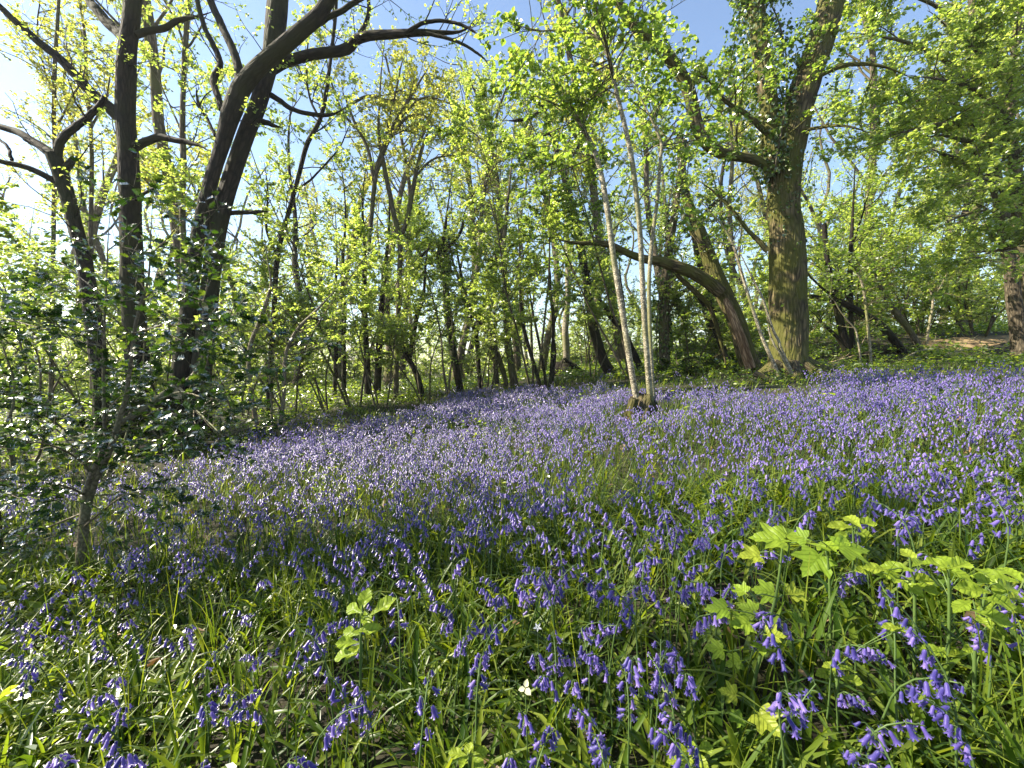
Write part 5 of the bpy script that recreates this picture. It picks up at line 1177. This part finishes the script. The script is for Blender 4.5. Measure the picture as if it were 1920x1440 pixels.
# ---------------------------------------------------------------- strap leaves, grass and low herbs
def blades(mb, X, Y, L, W, n=6, e0=(0.9, 1.5), curl=(0.5, 2.2), fold=True, rl=(0, 1), mat=0, ros=1):
    if ros > 1:
        k0 = len(X) // ros; yaw = (rb.uniform(0, 6.28, k0)[:, None] + np.arange(ros) * 6.283 / ros + rb.normal(0, .35, (k0, ros))).ravel()
        X = np.repeat(X[:k0], ros) + rb.normal(0, .012, k0 * ros); Y = np.repeat(Y[:k0], ros) + rb.normal(0, .012, k0 * ros); L = L[:k0 * ros]; W = W[:k0 * ros]
    else: yaw = rb.uniform(0, 6.28, len(X))
    K = len(X); Z = hgt(X, Y) - .01
    th0 = rb.uniform(e0[0], e0[1], K); cu = rb.uniform(curl[0], curl[1], K)
    s = np.linspace(0, 1, n); th = th0[:, None] - cu[:, None] * s[None] ** 1.3
    dl = (L / (n - 1))[:, None]
    hx = np.concatenate([np.zeros((K, 1)), np.cumsum(np.cos(th[:, :-1]) * dl, 1)], 1); hz_ = np.concatenate([np.zeros((K, 1)), np.cumsum(np.sin(th[:, :-1]) * dl, 1)], 1)
    hz_ = np.maximum(hz_, 0.012)
    tw = yaw[:, None] + rb.normal(0, .35, (K, 1)) * s[None]
    C = np.stack([X[:, None] + hx * np.cos(tw), Y[:, None] + hx * np.sin(tw), Z[:, None] + hz_], -1)
    w = W[:, None] * np.array([.65, .95, 1.0, .9, .62, .04])[None] if n == 6 else W[:, None] * np.interp(s, [0, .4, .8, 1], [.7, 1, .6, .04])[None]
    sd = np.stack([-np.sin(tw), np.cos(tw), 0 * tw], -1)
    upn = np.stack([-np.sin(th) * np.cos(tw), -np.sin(th) * np.sin(tw), np.cos(th)], -1)
    r = rb.uniform(rl[0], rl[1], K)
    if fold:
        lf = w[..., None] * .22 * upn
        V = np.stack([C - sd * w[..., None] / 2 + lf, C, C + sd * w[..., None] / 2 + lf], 2); m = 3
    else:
        V = np.stack([C - sd * w[..., None] / 2, C + sd * w[..., None] / 2], 2); m = 2
    i, j = np.meshgrid(np.arange(n - 1), np.arange(m - 1), indexing='ij')
    q = np.stack([i * m + j, i * m + j + 1, (i + 1) * m + j + 1, (i + 1) * m + j], -1).reshape(-1, 4)
    Q = (q[None] + (np.arange(K) * n * m)[:, None, None]).reshape(-1, 4)
    mb.add(V.reshape(-1, 3), Q, rnd=np.repeat(r, n * m), mat=mat)
def patchy(x, y, k=0.0):
    return 0.6 + 0.4 * np.sin(x * 3.1 + k) * np.sin(y * 2.7 + 1.3 * np.sin(x * 1.7 + k))
sm = MB()
bx, by = scatter(lambda a, b: 3300 * patchy(a, b), 0.25, 2.2, 3300, rb, 1.25)
K = len(bx); blades(sm, bx, by, rb.uniform(.10, .28, K), .005 + .012 * rb.random(K) ** 1.3, e0=(.8, 1.5), curl=(.6, 2.3), ros=6)
bx, by = scatter(lambda a, b: 520 * patchy(a, b), 2.2, 4.5, 520, rb, 1.2)
K = len(bx); blades(sm, bx, by, rb.uniform(.12, .25, K), rb.uniform(.005, .011, K), n=5, fold=False)
def right_side(a, b):
    px_, py_, _ = project(np.stack([a, b, hgt(a, b)], -1)); return np.clip(1 - (np.interp(px_, TOPX, TOPY) - py_ + 5) / 30, 0.05, 1)
bx, by = scatter(lambda a, b: 170 * patchy(a, b) * right_side(a, b), 4.5, 13, 170, rb, 1.15)
K = len(bx); blades(sm, bx, by, rb.uniform(.12, .21, K), rb.uniform(.008, .014, K), n=4, fold=False)
tag(sm.build('bluebell_leaves', [M['strap']]), kind='stuff', label='strap-like green bluebell leaves and grass blades covering the floor', cat='foliage')
# fine grass stalks among them
gm = MB()
bx, by = scatter(lambda a, b: 260 + 0 * a, 0.3, 3.2, 260, rb, 1.2)
K = len(bx); blades(gm, bx, by, rb.uniform(.15, .42, K), rb.uniform(.0015, .0035, K), n=6, e0=(1.2, 1.57), curl=(0.0, 1.0), fold=False, rl=(.3, 1))
tag(gm.build('grass', [M['strap']]), kind='stuff', label='fine grass stalks standing between the bluebells', cat='grass')

hm = MB()
def herbs(X, Y, hmin, hmax, per, size, lo=0, hi=1):
    idx = np.repeat(np.arange(len(X)), per); K = len(idx)
    Z = hgt(X, Y); hh = rb.uniform(hmin, hmax, len(X))
    a = rb.uniform(0, 6.28, K); rr = rb.uniform(.01, .9, K) * size[idx] * 1.2; t_ = rb.uniform(.35, 1, K)
    pos = np.stack([X[idx] + np.cos(a) * rr, Y[idx] + np.sin(a) * rr, Z[idx] + hh[idx] * t_], -1)
    d = nrm(np.stack([np.cos(a), np.sin(a), rb.uniform(-.3, .5, K)], -1)); nn = nrm(np.array([0, 0, 1.0]) + .45 * rb.normal(size=(K, 3))); nn = nrm(nn - (nn * d).sum(1, keepdims=True) * d)
    L = size[idx]
    for s0, s1 in ((0, .04), (.04, .06), (.06, .2)):
        m = (L >= s0) & (L < s1)
        if m.any(): leaves(hm, pos[m], d[m], nn[m], L[m], .62, style='oval', rlo=lo, rhi=hi)
def zone_left(a, b):
    px_, py_, _ = project(np.stack([a, b, hgt(a, b)], -1)); top = np.interp(px_, TOPX, TOPY)
    on_path = (a > 9.4) & (np.abs(b - 9.75 - (a - 7.6) * .119) < .42)
    return np.clip((top - py_ + 10) / 16, 0, 1) * patchy(a, b, 2) * np.where(on_path, 0.04, 1)
hx_, hy_ = scatter(lambda a, b: 55 * zone_left(a, b), 3.2, 9, 55, rb, 1.15); herbs(hx_, hy_, .06, .24, 9, rb.uniform(.035, .06, len(hx_)))
hx_, hy_ = scatter(lambda a, b: 40 * zone_left(a, b), 9, 22, 40, rb, 1.1); herbs(hx_, hy_, .06, .30, 12, rb.uniform(.05, .085, len(hx_)))
nl = lambda a, b: 230 * np.clip(1 - (a + 1.25 * b) / .6, 0, 1) * patchy(a, b, 1)
hx_, hy_ = scatter(nl, 0.6, 3.6, 230, rb, 1.2); herbs(hx_, hy_, .05, .22, 8, rb.uniform(.022, .045, len(hx_)), .25, 1)
hx_, hy_ = scatter(lambda a, b: 42 * patchy(a, b, 4), 0.4, 2.4, 42, rb, 1.2); herbs(hx_, hy_, .05, .17, 5, rb.uniform(.02, .04, len(hx_)), .3, 1)
hx_, hy_ = scatter(lambda a, b: 9 * patchy(a, b, 5), 2.4, 7.0, 9, rb, 1.1); herbs(hx_, hy_, .15, .30, 8, rb.uniform(.03, .055, len(hx_)), .4, 1)
tag(hm.build('ground_cover', [M['herb']], smooth=False), kind='stuff', label='low leafy herbs between and behind the bluebells', cat='ground cover')
# withered leaves
dm = MB(); dx, dy_ = scatter(lambda a, b: 16 + 0 * a, .5, 5, 16, rb, 1.15); K = len(dx)
d = nrm(rb.normal(size=(K, 3)) * [1, 1, .3]); nn = nrm(np.array([0, 0, 1.]) + .5 * rb.normal(size=(K, 3))); nn = nrm(nn - (nn * d).sum(1, keepdims=True) * d)
leaves(dm, np.stack([dx, dy_, hgt(dx, dy_) + rb.uniform(.01, .09, K)], -1), d, nn, .06, .6)
tag(dm.build('fallen_leaves', [M['dead_leaf']]), kind='stuff', label='brown fallen leaves caught low in the grass', cat='leaves')

# ---------------------------------------------------------------- broad-leaved seedlings on the near right
def lobed_outline(kind):
    if kind == 'sycamore':      # five lobes with coarse teeth, unit length, stalk at origin, tip +x
        ang = [0, 8, 15, 24, 33, 42, 50, 58, 66, 76, 88, 100, 112, 124, 138, 155, 168]
        rad = [1.0, .80, .78, .58, .50, .62, .84, .74, .66, .48, .52, .58, .64, .52, .44, .34, .24]
        c0 = .42
    else:                       # serrated pointed oval
        ang = [0, 14, 20, 34, 42, 58, 66, 84, 94, 112, 122, 140, 160]
        rad = [.62, .46, .47, .36, .37, .29, .30, .25, .26, .24, .25, .27, .34]
        c0 = .5
    pts = []
    for a, r_ in zip(ang, rad): pts.append((c0 + r_ * .62 * math.cos(R(a)), r_ * (.72 if kind == 'sycamore' else .85) * math.sin(R(a))))
    return np.array(pts), c0
def leaf_mesh(kind, cup, droop, seed):
    o, c0 = lobed_outline(kind); r_ = np.random.default_rng(seed)
    right = o[:, :]; left = o[1:, :] * [1, -1]
    ring = np.vstack([[[0, 0]], left[::-1], right[:1], right[1:]])  # from the stalk, round the leaf
    n = len(ring); mid = c0 * .0 + ring * .5 + np.array([c0 * .5, 0])
    def z(p): return cup * np.abs(p[:, 1]) * (1 + .3 * np.sin(p[:, 0] * 20)) - droop * p[:, 0] ** 2 + .03 * np.sin(p[:, 0] * 14) * np.sin(p[:, 1] * 16 + 1)
    V = np.vstack([np.column_stack([ring, z(ring)]), np.column_stack([mid, z(mid) - .015]), [[c0, 0, -droop * c0 ** 2 - .02]]])
    Q = [[k, (k + 1) % n, n + (k + 1) % n, n + k] for k in range(n)]; T = [[n + k, n + (k + 1) % n, 2 * n] for k in range(n)]
    mb = MB(); mb.add(V, Q, T, rnd=r_.uniform(.2, 1)); return mb.data('leaf', [M['seedling']])
SYC = [leaf_mesh('sycamore', c, d_, s_) for c, d_, s_ in ((.22, .18, 1), (-.12, .25, 2), (.10, .35, 3), (.3, .1, 4))]
SER = [leaf_mesh('serrate', c, d_, s_) for c, d_, s_ in ((.35, .2, 5), (.2, .4, 6), (.45, .1, 7))]
def seedling(nm, lab, Y, stem, leafs, meshes, cat='seedling', r0=.0040, group=None, extra=None):
    """stem [(px,py)...] at depth Y; leafs [(px, py, size_px, yaw, pitch)] each on its own stalk"""
    P = np.array([at(a, b, Y) for a, b in stem]); P[0, 2] = min(P[0, 2], float(hgt(P[0, 0], P[0, 1])))
    P = np.vstack([[P[0, 0], P[0, 1], float(hgt(P[0, 0], P[0, 1])) - .03], P]); base = P[0].copy(); base[2] += .03
    ro = empty(nm, base, lab, cat, group)
    Ps = smooth_path(P, 20); mb = MB(); tubes(mb, Ps[None], np.linspace(r0, r0 * .5, 20)[None], 7, rnd=[.8]); st = mb
    for (lx, ly, sz, yw, pt) in leafs:
        q = at(lx, ly, Y + rb.uniform(-.05, .05)); L = sz / F * Y * (.85 if meshes is SYC else 1.1)
        d = np.array([math.cos(yw) * math.cos(pt), math.sin(yw) * math.cos(pt), math.sin(pt)])
        b0 = q - d * L * .5
        near_ = Ps[np.argmin(np.abs(Ps[:, 2] - (b0[2] - .03)) + .5 * np.linalg.norm(Ps - b0, axis=1))]
        tubes(st, np.array([near_, (near_ + b0) / 2 + [0, 0, .006], b0])[None], np.full((1, 3), .0012), 4, rnd=[.8])
        me = meshes[int(rb.integers(0, len(meshes)))]
        o = bpy.data.objects.new('leaf', me); COL.objects.link(o); o.parent = ro
        up_ = np.array([0.15 * rb.normal() - .25, 0.2 * rb.normal() - .6, 1.0]); zx = up_ - d * (up_ @ d); zx /= np.linalg.norm(zx); yx = np.cross(zx, d); b1 = b0 - base
        o.matrix_local = Matrix([[d[0] * L, yx[0] * L, zx[0] * L, b1[0]], [d[1] * L, yx[1] * L, zx[1] * L, b1[1]], [d[2] * L, yx[2] * L, zx[2] * L, b1[2]], [0, 0, 0, 1]])
    st.build('stem', [M['bellstem']], ro, origin=base)
    return ro
seedling('sycamore_seedling', 'tall sycamore seedling with a reddish stem and small lobed leaves lit yellow-green', .88,
    [(1400, 1290), (1432, 1200), (1452, 1130), (1462, 1070), (1468, 1015)],
    [(1450, 1008, 88, 2.8, .1), (1412, 1042, 60, 3.0, 0), (1478, 1000, 60, .6, .3), (1440, 1108, 62, 3.0, .2), (1490, 1112, 52, .1, .1), (1395, 1168, 62, 3.3, .1), (1352, 1138, 60, 3.1, .2), (1406, 1140, 55, 2.4, .2), (1450, 1190, 48, -.4, .2),
     (1428, 1212, 48, -2, .1), (1380, 1240, 48, 3.2, -.1), (1346, 1215, 50, 3.0, .2), (1500, 1158, 55, .2, 0), (1390, 1105, 40, 2.0, .3)], SYC)
seedling('sycamore_seedling', 'sycamore seedling of three broad veined leaves standing over the bluebells', 1.0,
    [(1560, 1180), (1556, 1110), (1552, 1050), (1550, 1022)],
    [(1530, 1046, 90, -2.6, -.2), (1590, 1020, 90, -.1, .1), (1556, 1022, 80, 1.4, .1), (1500, 1005, 50, 2.4, .2)], SYC)
seedling('sycamore_seedling', 'low sycamore seedling with one large lobed leaf near the ground below the tall one', .78,
    [(1420, 1420), (1425, 1380), (1430, 1350)], [(1435, 1350, 75, -1.2, -.1), (1370, 1300, 50, 2.8, .1), (1385, 1345, 40, 3.2, .1), (1455, 1400, 60, -.5, .1), (1480, 1425, 50, -.2, 0)], SYC)
for lab, Y, st, lf_ in [
    ('leafy yellow-green herb shoot with compound leaves, on the pale upright stem by the bent bluebell', .80, [(1832, 1300), (1828, 1220), (1840, 1150), (1850, 1100)],
     [(1850, 1090, 60, 2, .2), (1890, 1095, 70, 0, .1), (1880, 1125, 60, -.4, .1), (1820, 1105, 60, 3, .1), (1805, 1130, 55, 3.4, 0), (1870, 1155, 60, -.6, 0), (1850, 1070, 55, 1.2, .4), (1905, 1120, 55, .2, 0), (1845, 1165, 50, -2, 0), (1890, 1170, 50, -.2, -.1), (1820, 1218, 40, 3.2, .1), (1845, 1225, 38, -.2, .1)]),
    ('second leafy shoot crowded at the frame edge beyond the bent bluebell', .95, [(1900, 1290), (1898, 1210), (1896, 1140), (1895, 1090)],
     [(1895, 1070, 55, 1.5, .4), (1870, 1080, 60, 2.9, .2), (1922, 1085, 60, .1, .2), (1880, 1105, 60, -2.2, .1), (1912, 1110, 60, -.8, .1), (1862, 1135, 55, 3.1, .1), (1915, 1145, 60, 0, .1), (1885, 1160, 50, -2.6, 0), (1930, 1175, 55, -.3, 0), (1870, 1190, 45, 3.2, .1)]),
    ('slim herb shoot topped by a whorl of serrated leaves', .86, [(1782, 1200), (1780, 1150), (1779, 1090), (1779, 1060)],
     [(1780, 1050, 60, 1.5, .5), (1760, 1058, 60, 2.8, .2), (1800, 1058, 60, .2, .2), (1775, 1068, 60, -2, 0), (1795, 1070, 50, -1, 0), (1780, 1084, 36, -.5, .1), (1770, 1220, 45, 3, .1), (1795, 1225, 45, .2, .1), (1750, 1215, 40, 3.1, .2)]),
    ('bushy herb shoot of pointed leaflets between the slim shoot and sycamore', .92, [(1720, 1160), (1715, 1110), (1708, 1070), (1706, 1045)],
     [(1705, 1040, 50, 1.6, .5), (1685, 1060, 52, 2.8, .3), (1725, 1050, 52, .4, .3), (1660, 1075, 55, 3.1, .1), (1680, 1085, 48, -2.4, .1), (1730, 1085, 52, -.2, .1), (1740, 1100, 50, -.6, 0), (1705, 1095, 50, -1.5, 0), (1640, 1065, 40, 3, .1), (1620, 1068, 40, 3.2, .1)]),
    ('dark-veined compound leaf shoot rising behind the broad sycamore leaves', 1.18, [(1600, 1080), (1600, 1020), (1598, 985)],
     [(1598, 974, 50, 1.5, .3), (1575, 985, 50, 3, .1), (1625, 980, 50, 0, .1), (1580, 1000, 45, -2.6, 0), (1615, 1000, 45, -.5, 0)]),
    ('pale upright shoot with serrated leaves among bluebells, far from the sycamores', .95, [(672, 1260), (676, 1210), (678, 1160), (680, 1135)],
     [(682, 1122, 55, 1.5, .9), (720, 1135, 60, .4, .5), (660, 1140, 45, 2.8, .2), (685, 1155, 42, -1.2, .1), (690, 1180, 50, .1, .1), (655, 1185, 46, 3, .1), (648, 1205, 50, 3.2, 0), (640, 1225, 50, 3, -.1), (662, 1220, 46, -2, 0), (700, 1178, 40, .2, .2)]),
    ('bright low herb with rounded leaves under the tall sycamore', .8, [(1575, 1300), (1570, 1270), (1568, 1250)], [(1560, 1248, 40, 3, .1), (1590, 1250, 44, .2, .1), (1572, 1265, 44, -1.4, 0), (1545, 1262, 40, 3.3, 0), (1600, 1275, 40, -.4, 0), (1670, 1175, 34, 3, .1), (1690, 1180, 40, 0, .1)]),
    ('leafy herb sprig near the base of the frame, between cream petals and sycamore', .72, [(1300, 1440), (1300, 1415), (1298, 1400)], [(1298, 1398, 38, 1.5, .3), (1275, 1405, 42, 3, .1), (1322, 1402, 42, .1, .1), (1290, 1420, 40, -2, 0), (1312, 1425, 40, -1, 0), (1265, 1425, 36, 3.2, 0)]),
    ('small herb sprig of toothed leaves under the pair of drooping bluebells', .72, [(880, 1440), (880, 1420), (878, 1408)], [(878, 1404, 38, 1.5, .3), (856, 1412, 40, 3, .1), (902, 1410, 40, .1, .1), (870, 1426, 40, -2, 0), (895, 1428, 40, -1, 0)]),
]:
    seedling('herb_shoot', lab, Y, st, lf_, SER, 'herb')

# ---------------------------------------------------------------- small pale flowers
def star(nm, lab, px, py, Y, r, mat, petals=5, cat='flower', wide=.5):
    q = at(px, py, Y); base = np.array([q[0], q[1], float(hgt(q[0], q[1]))]); ro = empty(nm, base, lab, cat)
    mb = MB(); P = np.array([base - [0, 0, .02], (base + q) / 2 + [.004, 0, 0], q]); tubes(mb, smooth_path(P, 8)[None], np.full((1, 8), .0011), 4, rnd=[.8]); mb.build('stem', [M['bellstem']], ro, origin=base)
    mb = MB(); nrm_ = nrm(np.array([-.2, -.75, .6])); u = nrm(np.cross(nrm_, [0, 0, 1.])); w = np.cross(nrm_, u)
    a = np.linspace(0, 6.28, petals, endpoint=False) + .4; d = np.cos(a)[:, None] * u + np.sin(a)[:, None] * w + .15 * nrm_; d = nrm(d)
    nn = nrm(nrm_ - (d @ nrm_)[:, None] * d); leaves(mb, np.repeat(q[None], petals, 0), d, nn, np.full(petals, r), wide, stalk=.2, var=(.9, 1.05)); mb.build('petals', [mat], ro, origin=base)
star('stitchwort', 'tiny white star-shaped flower among the near bluebells', 1008, 1176, .95, .010, M['white_petal'])
star('primrose', 'pale cream primrose petals low among the grass', 985, 1290, .78, .014, M['cream_petal'], 3, wide=.8)

# ---------------------------------------------------------------- the sunlit air of the wood
def haze_box(dens):
    m, n, l = nodes_of('sunlit_air')
    v = n.new('ShaderNodeVolumePrincipled'); v.inputs['Color'].default_value = (.97, .97, .93, 1); v.inputs['Density'].default_value = dens; v.inputs['Anisotropy'].default_value = 0.35
    o = n.new('ShaderNodeOutputMaterial'); l.new(v.outputs[0], o.inputs['Volume'])
    x0, x1, y0, y1, z0, z1 = -250, 250, -20, 310, float(hgt(np.linspace(-240, 240, 400), 0).min()) - 1.2, 24
    V = [[x0, y0, z0], [x1, y0, z0], [x1, y1, z0], [x0, y1, z0], [x0, y0, z1], [x1, y0, z1], [x1, y1, z1], [x0, y1, z1]]
    mb = MB(); mb.add(V, [[0, 3, 2, 1], [4, 5, 6, 7], [0, 1, 5, 4], [1, 2, 6, 5], [2, 3, 7, 6], [3, 0, 4, 7]])
    o = mb.build('haze', [m], smooth=False); tag(o, kind='stuff', label='pale sunlit air between the trees', cat='haze')
haze_box(HAZE)
